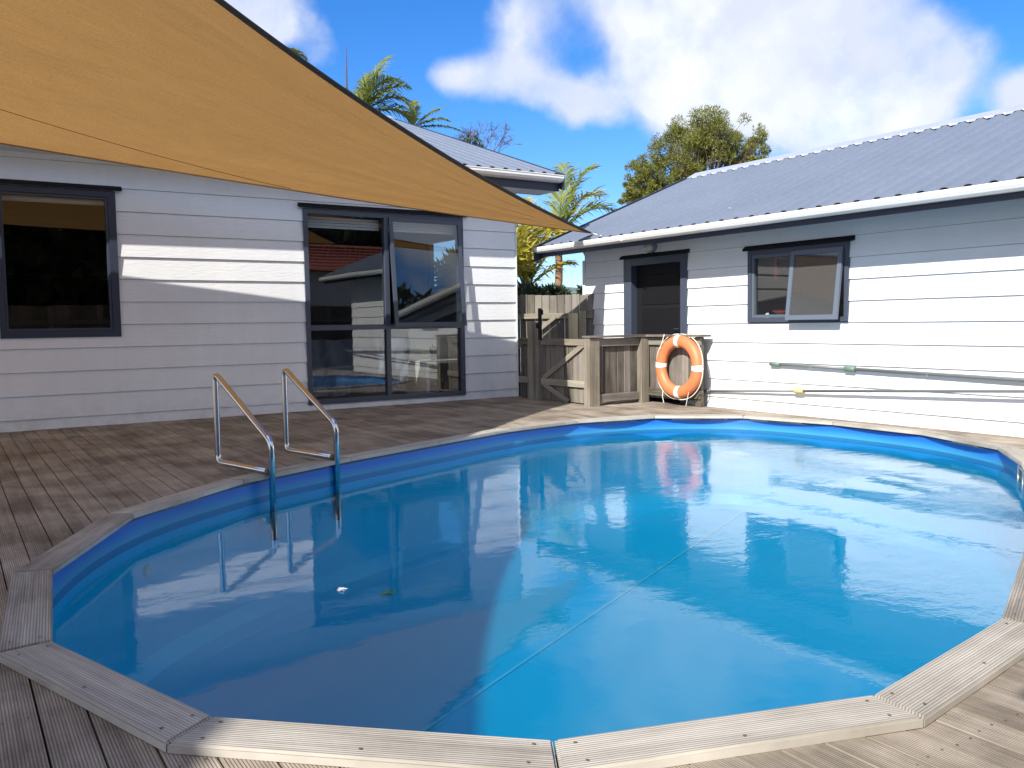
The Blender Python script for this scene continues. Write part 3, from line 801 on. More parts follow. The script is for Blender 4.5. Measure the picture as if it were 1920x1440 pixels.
for (px_, pz_, s_, lab) in ((5.20, .49, 1., 'upright succulent in a dark pot on top of the white shelf'), (5.30, .06, .8, 'spiky potted plant on the bottom of the white shelf')):
    pl = thing('potted_succulent', lab, 'plant', (px_, YL + .42, pz_), 'potted plants on the white shelf')
    link('pot', lathe(B(), [(.035 * s_, 0), (.05 * s_, .07 * s_)], 12, (px_, YL + .42, pz_)), MT['pot'], pl)
    bm = B()
    for kk in range(9):
        a = kk * 2.4; l_ = random.uniform(.08, .16) * s_
        tube(bm, [(px_, YL + .42, pz_ + .06 * s_), (px_ + math.cos(a) * .04 * s_, YL + .42 + math.sin(a) * .03, pz_ + .06 * s_ + l_ * .5), (px_ + math.cos(a) * .05 * s_, YL + .42 + math.sin(a) * .03, pz_ + .06 * s_ + l_)], [.012 * s_, .016 * s_, .006 * s_], 6)
    link('stems', bm, MT['plant_dark'], pl)
# dark cupboard and table seen dimly
tb = thing('dining_table', 'dark table barely visible behind the left window', 'table', (.9, YL + 1.6, 0))
bm = B(); box(bm, (.2, YL + 1.2, .86), (1.9, YL + 2.1, .90)); link('tabletop', bm, MT['trunk'], tb)
for dx_ in (.25, 1.8):
    for dy_ in (1.25, 2.0):
        bm = B(); box(bm, (dx_, YL + dy_, -.05), (dx_ + .06, YL + dy_ + .06, .86)); link('leg', bm, MT['trunk'], tb)
iw = link('inner_door', rectframe(B(), lambda v: Vector((v.x, 14.15 - v.y, v.z)), .3, 2.3, .0, 1.75, .07, 0, .05), MT['room_white'], lh)
bm = B(); box(bm, (1.26, 14.09, .07), (1.34, 14.14, 1.68)); link('door_stile', bm, MT['room_white'], iw)

# ---- right house
rh = thing('right_house', 'white weatherboard building on the right with long grey corrugated roof and white gutter', 'house', (XR + 2, 5, 0))
rz, rb = 1.5046, .19891
YE, YS = 8.935, 2.0
door = (7.075, 8.15, -.02, 1.70); rwin = (4.995, 6.192, .918, 1.655)
cladding_wall(rh, RXF, YS, YE, rz, range(-2, 9), rb, [door, rwin], 1.852, (0, 1, 0))
backing(rh, RXF, YS, YE, -.2, 1.85, [door, rwin], MT['gap'])
bm = B(); box(bm, (XR + .12, YE - .02, -.2), (12, YE, 1.9)); box(bm, (XR + .12, YS, -.2), (12, YS + .02, 1.9)); box(bm, (11.5, YS + .02, -.2), (11.6, YE - .02, 1.9)); box(bm, (XR + 1.6, YS + .02, -.2), (XR + 1.65, YE - .02, 1.8))
v_ = [bm.verts.new(p_) for p_ in ((XR, YE - .01, 1.8), (12, YE - .01, 1.8), (9.28, YE - .01, 2.85))]; bm.faces.new(v_)
v_ = [bm.verts.new(p_) for p_ in ((XR, YS + .01, 1.8), (12, YS + .01, 1.8), (9.28, YS + .01, 2.85))]; bm.faces.new(v_)
link('inner_wall', bm, MT['room'], rh)
bm = B(); box(bm, (-.03, -.05, -.15), (.018, .035, 1.74), lambda v: RXF(Vector((YE + v.x + .012, v.y, v.z)))); link('corner_trim', bm, MT['clad'], rh)
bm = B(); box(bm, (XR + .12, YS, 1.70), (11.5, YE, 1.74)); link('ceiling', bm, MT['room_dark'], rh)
# door
dfm = link('door_frame', rectframe(B(), RXF, *door, .10, -.10, .034, (.10, .14, .02, .085)), MT['frame'], rh)
bm = B(); box(bm, (door[0] + .10, -.095, 0), (door[1] - .14, -.055, door[3] - .085), RXF); dl = link('door', bm, MT['dark'], rh)
for (z0_, z1_) in ((.12, .60), (.68, 1.10), (1.14, 1.50)):
    bm = B(); box(bm, (door[0] + .20, -.056, z0_), (door[1] - .24, -.048, z1_), RXF); bevel(bm, .004); link('door_panel', bm, MT['black'], dl)
bm = B(); tube(bm, [RXF(Vector((door[0] + .15, -.05, .85))), RXF(Vector((door[0] + .15, 0.0, .85))), RXF(Vector((door[0] + .24, 0.0, .85)))], .009, 8); link('handle', bm, MT['steel'], dl)
flashing(rh, RXF, door[0] - .04, door[1] + .05, 1.715)
# window
mu_ = 5.60
bm = rectframe(B(), RXF, *rwin, .05, -.06, .036, (.045, .05, .045, .05)); box(bm, (mu_ - .025, -.055, rwin[2] + .045), (mu_ + .025, .034, rwin[3] - .05), RXF)
rw = link('window_frame', bm, MT['frame'], rh)
pane(rw, RXF, mu_ + .025, rwin[1] - .05, rwin[2] + .045, rwin[3] - .05, 0, MT['glass'])
bm = rectframe(B(), RXF, mu_ + .026, rwin[1] - .052, rwin[2] + .047, rwin[3] - .052, .03, -.02, .030); link('glazing_bead', bm, plain('grey_bead', (.10, .12, .15), .4), rw)
awning(rw, RXF, rwin[0] + .05, mu_ + .03, rwin[2] + .015, rwin[3] - .045, .085, MT['frosted'], plain('light_slate_sash', (.12, .145, .19), .35, .08))
flashing(rh, RXF, rwin[0] - .05, rwin[1] + .05, rwin[3] + .015)
# bits inside right window
bm = B(); lathe(bm, [(.02, 0), (.07, .02), (.075, .03), (.02, .032)], 16, (XR + .14, 5.92, 1.005)); bm2 = bm
tag(link('red_dish', bm, MT['red'], loc=(XR + .14, 5.92, 1.0)), 'red dish on the sill inside the small window', 'dish')
bm = B(); blob(bm, (XR + .13, 6.07, .985), .02, .025, .03, 3, 2, .6)
tag(link('white_ornament', bm, MT['white_plastic'], loc=(XR + .13, 6.07, .97)), 'little white ornament in the lower corner of the small window', 'ornament')
bm = B(); tube(bm, [(XR + .2, 6.02, 1.60), (XR + .2, 6.02, 1.55), (XR + .2, 6.02, 1.40), (XR + .2, 6.02, 1.36)], [.004, .022, .026, .01], 8)
tag(link('hanging_bottle', bm, MT['red'], loc=(XR + .2, 6.02, 1.36)), 'red bottle hanging at the top of the small window', 'bottle')
bm = B(); box(bm, (XR + .10, 5.0, .90), (XR + .3, 6.19, .94)); link('window_sill', bm, MT['room_white'], rh)
bm = B(); box(bm, (XR + .9, 5.5, .2), (XR + 1.55, 5.86, 1.66)); link('cupboard', bm, MT['room'], rh)
# bulkhead lamp
lp = RXF(Vector((7.66, 0, 1.775)))
bl = thing('bulkhead_lamp', 'round unlit lamp under the eave just left above the dark door', 'lamp', tuple(lp))
def yzdisc(bm, c_, prof, seg=20):
    rings = []
    for r_, dx_ in prof: rings.append([bm.verts.new((c_[0] - dx_, c_[1] + r_ * math.cos(2 * math.pi * k / seg), c_[2] + r_ * .82 * math.sin(2 * math.pi * k / seg))) for k in range(seg)])
    for i in range(len(rings) - 1):
        for k in range(seg): bm.faces.new((rings[i][k], rings[i][(k + 1) % seg], rings[i + 1][(k + 1) % seg], rings[i + 1][k]))
    bm.faces.new(rings[-1]); bm.faces.new(rings[0]); return bm
lc = (XR - .015, 7.655, 1.812)
link('lamp_base', yzdisc(B(), lc, [(.085, 0), (.085, .045), (.07, .05)]), MT['tint_soffit'], bl)
link('lamp_glass', yzdisc(B(), lc, [(.068, .05), (.062, .075), (.04, .095), (.015, .102)]), MT['lamp'], bl, smooth=True)
# right roof
OR = .55; sr = .404; ur = Vector((1, 0, sr)).normalized()
ye = 9.34; y0 = 1.6
e1 = Vector((XR - OR + .025, y0, 1.913)); Rr = (9.28 - e1.x) * math.sqrt(1 + sr * sr)
corrugated('roof', rh, e1, (0, 1, 0), ur, ye - y0, Rr, .19, .034, MT['roof'])
ridge_cap(rh, e1 + ur * Rr, (0, 1, 0), ye - y0, -ur, .17, .19, .034)
bm = B(); zr = e1.z + sr * (9.28 - e1.x) + .015
bm.faces.new([bm.verts.new(p_) for p_ in ((9.28, y0, zr), (9.28, ye, zr), (12.4, ye, zr - 1.25), (12.4, y0, zr - 1.25))]); bmesh.ops.solidify(bm, geom=bm.faces[:], thickness=.02); link('roof_back', bm, MT['roof'], rh)
gutter(rh, RXF, y0, ye - .02, 1.922, 1.848, OR + .01, OR - .10)
bm = B(); box(bm, (y0, OR - .125, 1.797), (ye - .02, OR - .102, 1.89), RXF); link('fascia', bm, MT['slate'], rh)
bm = B(); box(bm, (y0, .0, 1.856), (YE + .02, OR - .128, 1.868), RXF); link('soffit', bm, MT['tint_soffit'], rh)
rake(rh, (e1.x - .01, ye - .012, 1.905), ur, Rr, (0, 1, 0), -.17, .03, .028)

# poles leaning along the right wall
def pole(p0, p1, r_, label, jt, jm, tipm):
    t_ = thing('pool_pole', label, 'pole', p0, 'telescopic poles resting against the right wall')
    p0, p1 = Vector(p0), Vector(p1); d = (p1 - p0)
    j = p0 + d * jt
    link('thin_tube', tube(B(), [p0, j], r_ * .82, 12), MT['grey_pipe'], t_, smooth=True)
    link('thick_tube', tube(B(), [j, p1], r_, 12), MT['grey_pipe'], t_, smooth=True)
    dd = d.normalized(); link('collar', tube(B(), [j - dd * .06, j - dd * .055, j + dd * .045, j + dd * .05], [r_ * 1.2, r_ * 1.7, r_ * 1.7, r_ * 1.2], 12), jm, t_, smooth=True)
    link('tip', tube(B(), [p0 - dd * .02, p0 + dd * .10], r_ * 1.25, 12), tipm, t_, smooth=True)
    for s_ in (.12, .42, .8):
        q = p0 + d * s_; bm = B(); tube(bm, [(XR - .02, q.y, q.z - r_ - .012), (q.x, q.y, q.z - r_ - .006), (q.x - r_ - .006, q.y, q.z)], .003, 6); link('hook', bm, MT['steel'], t_)
pole((XR - .045, 5.86, .497), (XR - .06, 1.9, .42), .0165, 'upper grey pole with a green collar on the white wall', .23, MT['green'], MT['green'])
pole((XR - .045, 6.80, .168), (XR - .14, 1.9, .455), .0135, 'lower grey pole with a yellow collar running out behind the life ring', .265, MT['yellow'], MT['grey_pipe'])

# ------------------------------------------------------------------ fences
def plank(parent, name, p0, p1, w, t_, mt, nrm=None):
    """board from p0 to p1, width w across, thickness t_ along nrm (toward viewer)"""
    p0, p1 = Vector(p0), Vector(p1); d = (p1 - p0).normalized(); nn = Vector(nrm).normalized(); ac = d.cross(nn).normalized()
    bm = B(); q = []
    for p_ in (p0, p1):
        for a in (-.5, .5):
            for b in (0, 1): q.append(bm.verts.new(p_ + ac * (a * w) + nn * (b * t_)))
    for f_ in ((0, 1, 3, 2), (4, 6, 7, 5), (0, 4, 5, 1), (2, 3, 7, 6), (0, 2, 6, 4), (1, 5, 7, 3)): bm.faces.new([q[i] for i in f_])
    bevel(bm, min(.004, t_ * .2))
    return link(name, bm, mt, parent, uvfn=uv_dir(d, ac))
def palings(parent, P0, P1, z0, z1, nn, w=.1, name='paling', mt=None, jit=.006, zf=None):
    P0, P1 = Vector(P0), Vector(P1); L = (P1 - P0).length; k = max(1, round(L / w)); d = (P1 - P0) / k
    for i in range(k):
        c_ = P0 + d * (i + .5) + Vector(nn) * random.uniform(-.004, .004)
        a = c_.copy(); a.z = z0; b = c_.copy(); b.z = z1 + random.uniform(-jit, jit)
        plank(parent, name, a, b, d.length - random.uniform(.003, .007), .018, mt or MT['fence'], nn)
# tall fence across the passage
tf = thing('tall_fence', 'tall weathered paling fence closing the gap between the two houses', 'fence', (6.6, 9.0, -.1))
P0, P1 = Vector((6.17, 9.62, 0)), Vector((7.03, 8.78, 0)); nf = Vector((-(P1 - P0).y * -1, -(P1 - P0).x, 0)).normalized()
if nf.y > 0: nf = -nf
P0x = P0 - (P1 - P0).normalized() * .35
palings(tf, P0x, P1 + (P1 - P0).normalized() * .02, -.2, 1.305, nf, .10, jit=.012)
dirf = (P1 - P0).normalized()
for z in (1.03, .70, .20): plank(tf, 'rail', P0 + nf * .02 + Vector((0, 0, z)), P1 + nf * .02 + Vector((0, 0, z)), .07, .04, MT['post'], nf)
plank(tf, 'post', P1 - dirf * .13 + nf * .06 + Vector((0, 0, -.2)), P1 - dirf * .13 + nf * .06 + Vector((0, 0, 1.09)), .085, .085, MT['post'], nf)
plank(tf, 'brace', P0 + dirf * .20 + nf * .061 + Vector((0, 0, .62)), P0 + dirf * .72 + nf * .061 + Vector((0, 0, 1.02)), .05, .02, MT['post'], nf)
sp_ = thing('stub_post', 'pale sawn post standing behind the gate', 'post', (6.60, 8.75, -.1))
plank(sp_, 'timber', (6.62, 8.62, -.2), (6.62, 8.62, 1.06), .085, .085, MT['pale_post'], (-1, 0, 0))
# gate in plane X=6.1
gx = 6.1; nx = Vector((-1, 0, 0))
gt = thing('gate', 'low timber pool gate with diagonal braces beside the house corner', 'gate', (gx, 7.74, 0))
palings(gt, (gx, 7.72, 0), (gx, 8.60, 0), .015, .72, nx, .085)
for z, zz in ((.715, .715), (.235, .235)): plank(gt, 'rail', (gx - .02, 7.73, z), (gx - .02, 8.59, zz), .075, .028, MT['post'], nx)
plank(gt, 'brace', (gx - .021, 8.56, .27), (gx - .021, 7.76, .69), .06, .024, MT['post'], nx)
plank(gt, 'brace', (gx - .021, 8.56, .21), (gx - .021, 8.06, .02), .06, .024, MT['post'], nx)
lt = B(); box(lt, (gx - .075, 8.555, .74), (gx - .045, 8.60, 1.12)); box(lt, (gx - .08, 8.53, 1.04), (gx - .04, 8.56, 1.10)); box(lt, (gx - .08, 8.60, .88), (gx - .045, 8.64, .94)); bevel(lt, .004)
link('gate_latch', lt, MT['black'], gt)
sf = thing('side_fence', 'short strip of dark palings between the gate and the left house', 'fence', (gx, 9.0, 0))
palings(sf, (gx + .03, 8.78, 0), (gx + .03, 9.10, 0), -.05, .70, nx, .10)
for z in (.72, .235): plank(sf, 'rail', (gx, 8.80, z), (gx, 9.11, z), .08, .03, MT['fence'], nx)
plank(sf, 'post', (gx - .01, 8.80, -.05), (gx - .01, 8.80, .965), .10, .05, MT['post'], nx)
plank(sf, 'post', (gx + .01, 8.68, -.05), (gx + .01, 8.68, .955), .09, .05, MT['fence'], nx)
# low fence around the corner
lf = thing('low_fence', 'low weathered pool fence with cap rail that carries the life ring', 'fence', (6.5, 7.5, 0))
ny = Vector((0, -1, 0))
y_ = 7.60
plank(lf, 'post', (6.055, y_ + .05, -.02), (6.055, y_ + .05, .765), .15, .10, MT['post'], ny)
plank(lf, 'post', (6.80, y_ + .03, -.02), (6.80, y_ + .03, .765), .12, .09, MT['post'], ny)
palings(lf, (6.13, y_ + .03, 0), (6.74, y_ + .03, 0), .10, .70, ny, .10)
for z in (.715, .085): plank(lf, 'rail', (6.13, y_ + .005, z), (6.74, y_ + .005, z), .09, .03, MT['fence'], ny)
X2, Yend = 6.90, 6.72
palings(lf, (X2, Yend, 0), (X2, y_ - .04, 0), .06, .70, nx, .10)
for z in (.715, .13): plank(lf, 'rail', (X2 - .02, Yend, z), (X2 - .02, y_ - .04, z), .09, .03, MT['fence'], nx)
plank(lf, 'post', (X2 + .02, Yend + .05, -.02), (X2 + .02, Yend + .05, .765), .09, .05, MT['fence'], nx)
bm = prism(B(), [(5.97, y_ - .07), (6.80, y_ - .07), (X2 - .10, Yend - .06), (X2 + .06, Yend - .06), (X2 + .06, y_ + .07), (5.97, y_ + .07)], .768, .792); bevel(bm, .003)
link('cap_rail', bm, MT['fence'], lf, uvfn=uv_dir((1, 0, 0), (0, 1, 0)))

# ------------------------------------------------------------------ life ring
rc = Vector((X2 - .105, 6.985, .437))
lr = thing('life_ring', 'orange life ring with four white bands hanging on the low fence', 'life ring', tuple(rc))
RM, rm = .282, .068
tilt = .05
def torpt(a, b, k=1., sq=.85):
    rr_ = RM + rm * k * math.cos(b)
    y = rr_ * math.cos(a); z = rr_ * math.sin(a); x_ = -rm * k * sq * math.sin(b)
    v = Vector((x_, y, z)); v.x += v.z * .04
    return rc + v
def torus(bm, a0_, a1_, k, na, nb=16, closed=True):
    rs = []
    for i in range(na + (0 if closed else 1)):
        a = a0_ + (a1_ - a0_) * i / na
        rs.append([bm.verts.new(torpt(a, 2 * math.pi * j / nb, k * (1 + .015 * noise.noise(Vector((a * 3, j, 0)))))) for j in range(nb)])
    m_ = len(rs)
    for i in range(m_ if closed else m_ - 1):
        for j in range(nb): bm.faces.new((rs[i][j], rs[i][(j + 1) % nb], rs[(i + 1) % m_][(j + 1) % nb], rs[(i + 1) % m_][j]))
    if not closed: bm.faces.new(rs[0]); bm.faces.new(rs[-1])
    return bm
link('ring_body', torus(B(), 0, 2 * math.pi, 1., 56), MT['orange'], lr, smooth=True)
for a in (87, 182, 268, 2):
    link('band', torus(B(), R(a - 6), R(a + 6), 1.035, 5, closed=False), MT['band'], lr, smooth=True)
def ropepts(a0_, a1_, sag):
    return [torpt(R(a0_ + (a1_ - a0_) * i / 14), 0, 1.15 + sag * math.sin(math.pi * i / 14)) for i in range(15)]
for (a, b, sg) in ((90, 180, .22), (180, 270, .30), (270, 360, .15), (0, 88, .25)):
    link('grab_line', tube(B(), ropepts(a, b, sg), .006, 6), MT['rope'], lr, smooth=True)
link('hanging_cord', tube(B(), [rc + Vector((-.02, .21, .36)), rc + Vector((-.05, .215, .27)), rc + Vector((-.06, .24, .19))], .005, 6), MT['rope'], lr)
link('hanging_cord', tube(B(), [rc + Vector((-.05, .20, -.27)), rc + Vector((-.06, .20, -.34)), rc + Vector((-.05, .19, -.41))], .005, 6), MT['rope'], lr)
link('hanging_cord', tube(B(), [rc + Vector((-.05, -.2, -.27)), rc + Vector((-.05, -.18, -.34)), rc + Vector((-.05, -.16, -.42))], .004, 6), MT['rope'], lr)

# ------------------------------------------------------------------ ladder
ld = thing('pool_ladder', 'stainless steel pool ladder with two bent handrails at the shaded left edge', 'ladder', (1.7, 5.5, 0))
def rail(base, topz, front, fz, zend):
    bx, by = base; fx, fy = front
    d = Vector((fx - bx, fy - by, 0)); dn = d.normalized()
    fr = Vector((fx, fy, 0)); br = Vector((bx, by, 0))
    pts = [fr - dn * .03 + Vector((0, 0, .045)), br + Vector((0, 0, .045)), br + Vector((0, 0, topz)) , fr + Vector((0, 0, fz)), fr + Vector((0, 0, -.20))]
    o_ = link('handrail', tube(B(), rounded(pts, .055, 7), .0195, 14), MT['steel'], ld, smooth=True)
    link('underwater_leg', tube(B(), [fr + Vector((0, 0, -.20)), fr + Vector((0, 0, zend))], .0205, 14), MT['corroded'], ld, smooth=True)
    bm = tube(B(), [fr - dn * .05 + Vector((0, 0, .045)), fr - dn * .015 + Vector((0, 0, .045))], .024, 12); link('clamp', bm, MT['corroded'], ld)
rail((1.50, 5.90), .645, (1.661, 5.286 - .02), .235, -.38)
rail((2.06, 6.17), .645, (2.205, 5.565), .275, -.38)

# ------------------------------------------------------------------ shade sails
SA = Vector((6.69, 8.33, 2.022)); SB = Vector((-5.40, -.60, 5.12)); SC = Vector((-1.02, 8.74, 2.70))
# pin the tip to the ray of the cloth's visible corner
ray = pixdir(1113, 438); SA = Vector((0, 0, CAMH)) + ray * ((SA - Vector((0, 0, CAMH))).length)
def edge(a, b, tgt, dd_, s_):
    mid = (a + b) / 2; v = (tgt - mid).normalized(); return a.lerp(b, s_) + v * (4 * s_ * (1 - s_) * dd_)
NS, NT = 120, 48
bm = B(); UVL = bm.loops.layers.uv.new('UVMap'); G = []
for i in range(NS + 1):
    s_ = (i / NS) ** 1.15; c1 = edge(SA, SB, SC, 1.10, s_); c2 = edge(SA, SC, SB, -.14, s_)
    row = []
    for j in range(NT + 1):
        t_ = j / NT; p_ = c1.lerp(c2, t_)
        wr = noise.noise(Vector((s_ * 3, t_ * 9, 1))) * .05 + noise.noise(Vector((s_ * 7, t_ * 30, 4))) * .012
        env = 4 * t_ * (1 - t_) * min(1, s_ * 3)
        p_.z += (wr - .16 * s_) * env
        row.append(bm.verts.new(p_))
    G.append(row)
for i in range(NS):
    for j in range(NT):
        vs = [G[i][j], G[i + 1][j], G[i + 1][j + 1], G[i][j + 1]]
        f_ = bm.faces.new(vs)
        for l, (a, b) in zip(f_.loops, ((i, j), (i + 1, j), (i + 1, j + 1), (i, j + 1))): l[UVL].uv = (a / NS * 11, b / NT * 1.0 * 3)
me = bpy.data.meshes.new('shade_sail')
sail = thing('shade_sail', 'large tan triangular shade sail stretched over the deck to the right house eave', 'shade sail', tuple(SA))
off = SA.copy()
edgeAB = [G[i][0].co.copy() for i in range(NS + 1)]; edgeAC = [G[i][NT].co.copy() for i in range(NS + 1)]
inner1 = [G[i][1].co.copy() for i in range(NS + 1)]; inner2 = [G[i][NT - 1].co.copy() for i in range(NS + 1)]
seamp = []
for i in range(64, NS + 1):
    fj = NT * (.985 - .20 * (i - 64) / (NS - 64)); j0 = min(NT - 1, int(fj)); seamp.append(G[i][j0].co.lerp(G[i][j0 + 1].co, fj - j0))
for v in bm.verts: v.co -= off
bm.to_mesh(me); bm.free()
for p_ in me.polygons: p_.use_smooth = True
me.materials.append(MT['cloth']); so_ = bpy.data.objects.new('cloth', me); COL.objects.link(so_); so_.parent = sail
def hem(e, inn, w, mt, name='hem'):
    bm = B(); prev = None
    for i in range(1, len(e)):
        d = (inn[i] - e[i]); d = d.normalized() if d.length > 1e-6 else Vector((0, 0, 1))
        ww = min(w, (inn[i] - e[i]).length * 40)
        o1 = e[i] - d * .004; o2 = e[i] + d * ww
        cur = [bm.verts.new(o1 + Vector((0, 0, .004))), bm.verts.new(o2 + Vector((0, 0, .004))), bm.verts.new(o2 - Vector((0, 0, .004))), bm.verts.new(o1 - Vector((0, 0, .004)))]
        if prev:
            for q in range(4): bm.faces.new((prev[q], cur[q], cur[(q + 1) % 4], prev[(q + 1) % 4]))
        prev = cur
    return link(name, bm, mt, sail)
hem(edgeAB, inner1, .12, MT['hem']); hem(edgeAC, inner2, .03, MT['hem_tan'])
bm = B(); tube(bm, [p_ - Vector((0, 0, .003)) for p_ in seamp], .0025, 4); link('seam', bm, MT['seam_tan'], sail)
tip = Vector((0, 0, CAMH)) + pixdir(1166, 451) * 1.0
anchor = Vector((XR - OR + .10, 0, 0)); rr_ = pixdir(1166, 451); anchor = Vector((0, 0, CAMH)) + rr_ * ((XR - OR - .012) / rr_.x)
link('rope', tube(B(), [SA, SA.lerp(anchor, .5) - Vector((0, 0, .01)), anchor], .008, 6), MT['rope'], sail)
link('corner_ring', tube(B(), [SA + (anchor - SA).normalized() * .05 + Vector((.0, .02 * math.cos(k), .02 * math.sin(k))) for k in [2 * math.pi * q / 10 for q in range(11)]], .004, 6), MT['steel'], sail)
# second sail added to the left, out of frame, to shade the deck there
s2 = thing('shade_sail', 'second tan shade sail added out of view left of the first to shade the near deck', 'shade sail', (-5, 4, 4))
bm = B(); UVL = bm.loops.layers.uv.new('UVMap')
q = [SC + Vector((.25, .35, .03)), SB + Vector((.06, .0, .03)), SB + Vector((-2.6, -3.2, -.2)), SC + Vector((-3.6, .1, .4))]
def bil(u, v): return (q[0].lerp(q[1], u)).lerp(q[3].lerp(q[2], u), v)
gg = [[bm.verts.new(bil(i / 20, j / 20) - Vector((-5, 4, 4)) - Vector((0, 0, .25 * math.sin(math.pi * i / 20) * math.sin(math.pi * j / 20)))) for j in range(21)] for i in range(21)]
for i in range(20):
    for j in range(20):
        f_ = bm.faces.new((gg[i][j], gg[i + 1][j], gg[i + 1][j + 1], gg[i][j + 1]))
        for l, (a, b) in zip(f_.loops, ((i, j), (i + 1, j), (i + 1, j + 1), (i, j + 1))): l[UVL].uv = (a * .3, b * .3)
me = bpy.data.meshes.new('cloth'); bm.to_mesh(me); bm.free(); me.materials.append(MT['cloth'])
o_ = bpy.data.objects.new('cloth', me); COL.objects.link(o_); o_.parent = s2
# third sail added over the yard behind the camera: shades the near right deck and shows brown in the windows
s3 = thing('shade_sail', 'third tan shade sail added out of view over the yard behind the camera, mirrored in the left house windows', 'shade sail', (2, -3, 3.3))
bm = B(); UVL = bm.loops.layers.uv.new('UVMap')
q = [Vector((-1.25, -.47, 3.0)), Vector((8.0, -1.2, 2.9)), Vector((7.0, -7, 4.9)), Vector((-3.4, -5, 4.6))]
gg = [[bm.verts.new(bil(i / 20, j / 20) - Vector((2, -3, 3.3)) - Vector((0, 0, .15 * math.sin(math.pi * i / 20) * math.sin(math.pi * j / 20)))) for j in range(21)] for i in range(21)]
for i in range(20):
    for j in range(20):
        f_ = bm.faces.new((gg[i][j], gg[i + 1][j], gg[i + 1][j + 1], gg[i][j + 1]))
        for l, (a, b) in zip(f_.loops, ((i, j), (i + 1, j), (i + 1, j + 1), (i, j + 1))): l[UVL].uv = (a * .3, b * .3)
me = bpy.data.meshes.new('cloth'); bm.to_mesh(me); bm.free(); me.materials.append(MT['cloth'])
o_ = bpy.data.objects.new('cloth', me); COL.objects.link(o_); o_.parent = s3
bm = tube(B(), [(SB.x - .3, SB.y - .2, -.2), (SB.x - .1, SB.y - .1, 5.1)], .06, 12)
tag(link('sail_post', bm, MT['grey_pipe'], loc=(SB.x - .3, SB.y - .2, -.2)), 'tall steel post holding the high corner of the shade sail', 'post')

# ------------------------------------------------------------------ vegetation
def frond(base, d0, L, droop, leaf, parent, mt, nl=46, w=.018, seed=0, spread=.9, fold=.35, curl=.0):
    """arching palm frond: rachis + two rows of leaflets"""
    rnd = random.Random(seed); d = Vector(d0).normalized(); p_ = Vector(base); pts = [p_.copy()]; dirs = [d.copy()]
    n_ = 14
    for i in range(n_):
        d = (d + Vector((0, 0, -1)) * droop * (i / n_) * 2.0 / n_ + Vector((curl, 0, 0)) / n_).normalized(); p_ = p_ + d * (L / n_); pts.append(p_.copy()); dirs.append(d.copy())
    bm = B(); tube(bm, pts, [.016 * L * (1 - .85 * i / n_) for i in range(n_ + 1)], 5)
    for k in range(nl):
        t_ = .12 + .88 * k / nl; i = min(n_ - 1, int(t_ * n_)); f_ = t_ * n_ - i
        c_ = pts[i].lerp(pts[i + 1], f_); dd_ = dirs[i]
        sd = dd_.cross(Vector((0, 0, 1)))
        sd = sd.normalized() if sd.length > .1 else Vector((1, 0, 0))
        upv = sd.cross(dd_).normalized()
        ll = 1.2 * leaf * (math.sin(math.pi * min(1, t_ * .85 + .12)) ** .7) * rnd.uniform(.8, 1.1)
        for sgn in (-1, 1):
            v = (sd * sgn * spread + dd_ * rnd.uniform(.75, 1.2) + upv * rnd.uniform(-.1, fold)).normalized()
            m1 = c_ + v * ll * .5; tip_ = c_ + (v + Vector((0, 0, -1)) * rnd.uniform(.15, .5)).normalized() * ll
            nn_ = v.cross(upv).normalized() * w * .5 * L ** .3
            tw = (nn_ + upv * w * rnd.uniform(-.5, .5))
            a = bm.verts.new(c_ - tw * .6); b = bm.verts.new(c_ + tw * .6); c2_ = bm.verts.new(m1 + tw); d2 = bm.verts.new(m1 - tw); e = bm.verts.new(tip_)
            bm.faces.new((a, b, c2_, d2)); bm.faces.new((d2, c2_, e))
    return link('frond', bm, mt, parent)
def palm(base, top, label, fr, tr=.09, name='palm_tree', grp=None):
    """fr: list of (az_deg, elev_deg, length, droop, leaflet, material)"""
    t_ = thing(name, label, 'palm tree', base, grp)
    b_, c_ = Vector(base), Vector(top)
    pts = [b_.lerp(c_, i / 10) + Vector((.03 * math.sin(i), 0, 0)) for i in range(11)]
    link('trunk', tube(B(), pts, [tr * (1.1 - .25 * i / 10) * (1 + .05 * (i % 2)) for i in range(11)], 12), MT['palm_trunk'], t_, smooth=True)
    for k, (az, el, L, dr, lf_, mt) in enumerate(fr):
        # azimuth measured from the view axis: 0 away from the camera, 90 to the right
        a = R(az); h = Vector((fw.x, fw.y, 0)).normalized() * math.cos(a) + Vector((rt.x, rt.y, 0)).normalized() * math.sin(a)
        d = h * math.cos(R(el)) + Vector((0, 0, math.sin(R(el))))
        frond(c_, d, L, dr, lf_, t_, MT[mt], nl=int(30 + 10 * L), seed=k + int(abs(base[0]) * 100), w=.026)
    return t_
# palm above the left roof (crown at pixel ~ (705,150)), about 19 m away
def at(px, py, D):
    d = pixdir(px, py); k = D / math.hypot(d.x, d.y); return Vector((0, 0, CAMH)) + d * k
c1 = at(678, 215, 19)
palm((c1.x, c1.y, -.2), tuple(c1), 'palm behind the left roof showing one bright upright feathery head above the sail',
     [(60, 72, 1.45, 1.1, .5, 'palm_green'), (80, 52, 1.25, 1.4, .5, 'palm_green'), (40, 80, .9, .6, .4, 'palm_green'), (100, 38, 1.1, 1.6, .5, 'palm_green'),
      (-80, 50, .9, 1.5, .4, 'palm_green'), (120, 60, 1.2, 2.0, .5, 'palm_green'), (75, 20, 1.2, 1.6, .5, 'palm_green'), (180, 30, 1.2, 1.5, .5, 'palm_green')])
p_ = at(650, 190, 19); q_ = at(649, 86, 19)
bm = tube(B(), [p_ - Vector((0, 0, 1.5)), p_, q_], [.03, .028, .006], 6)
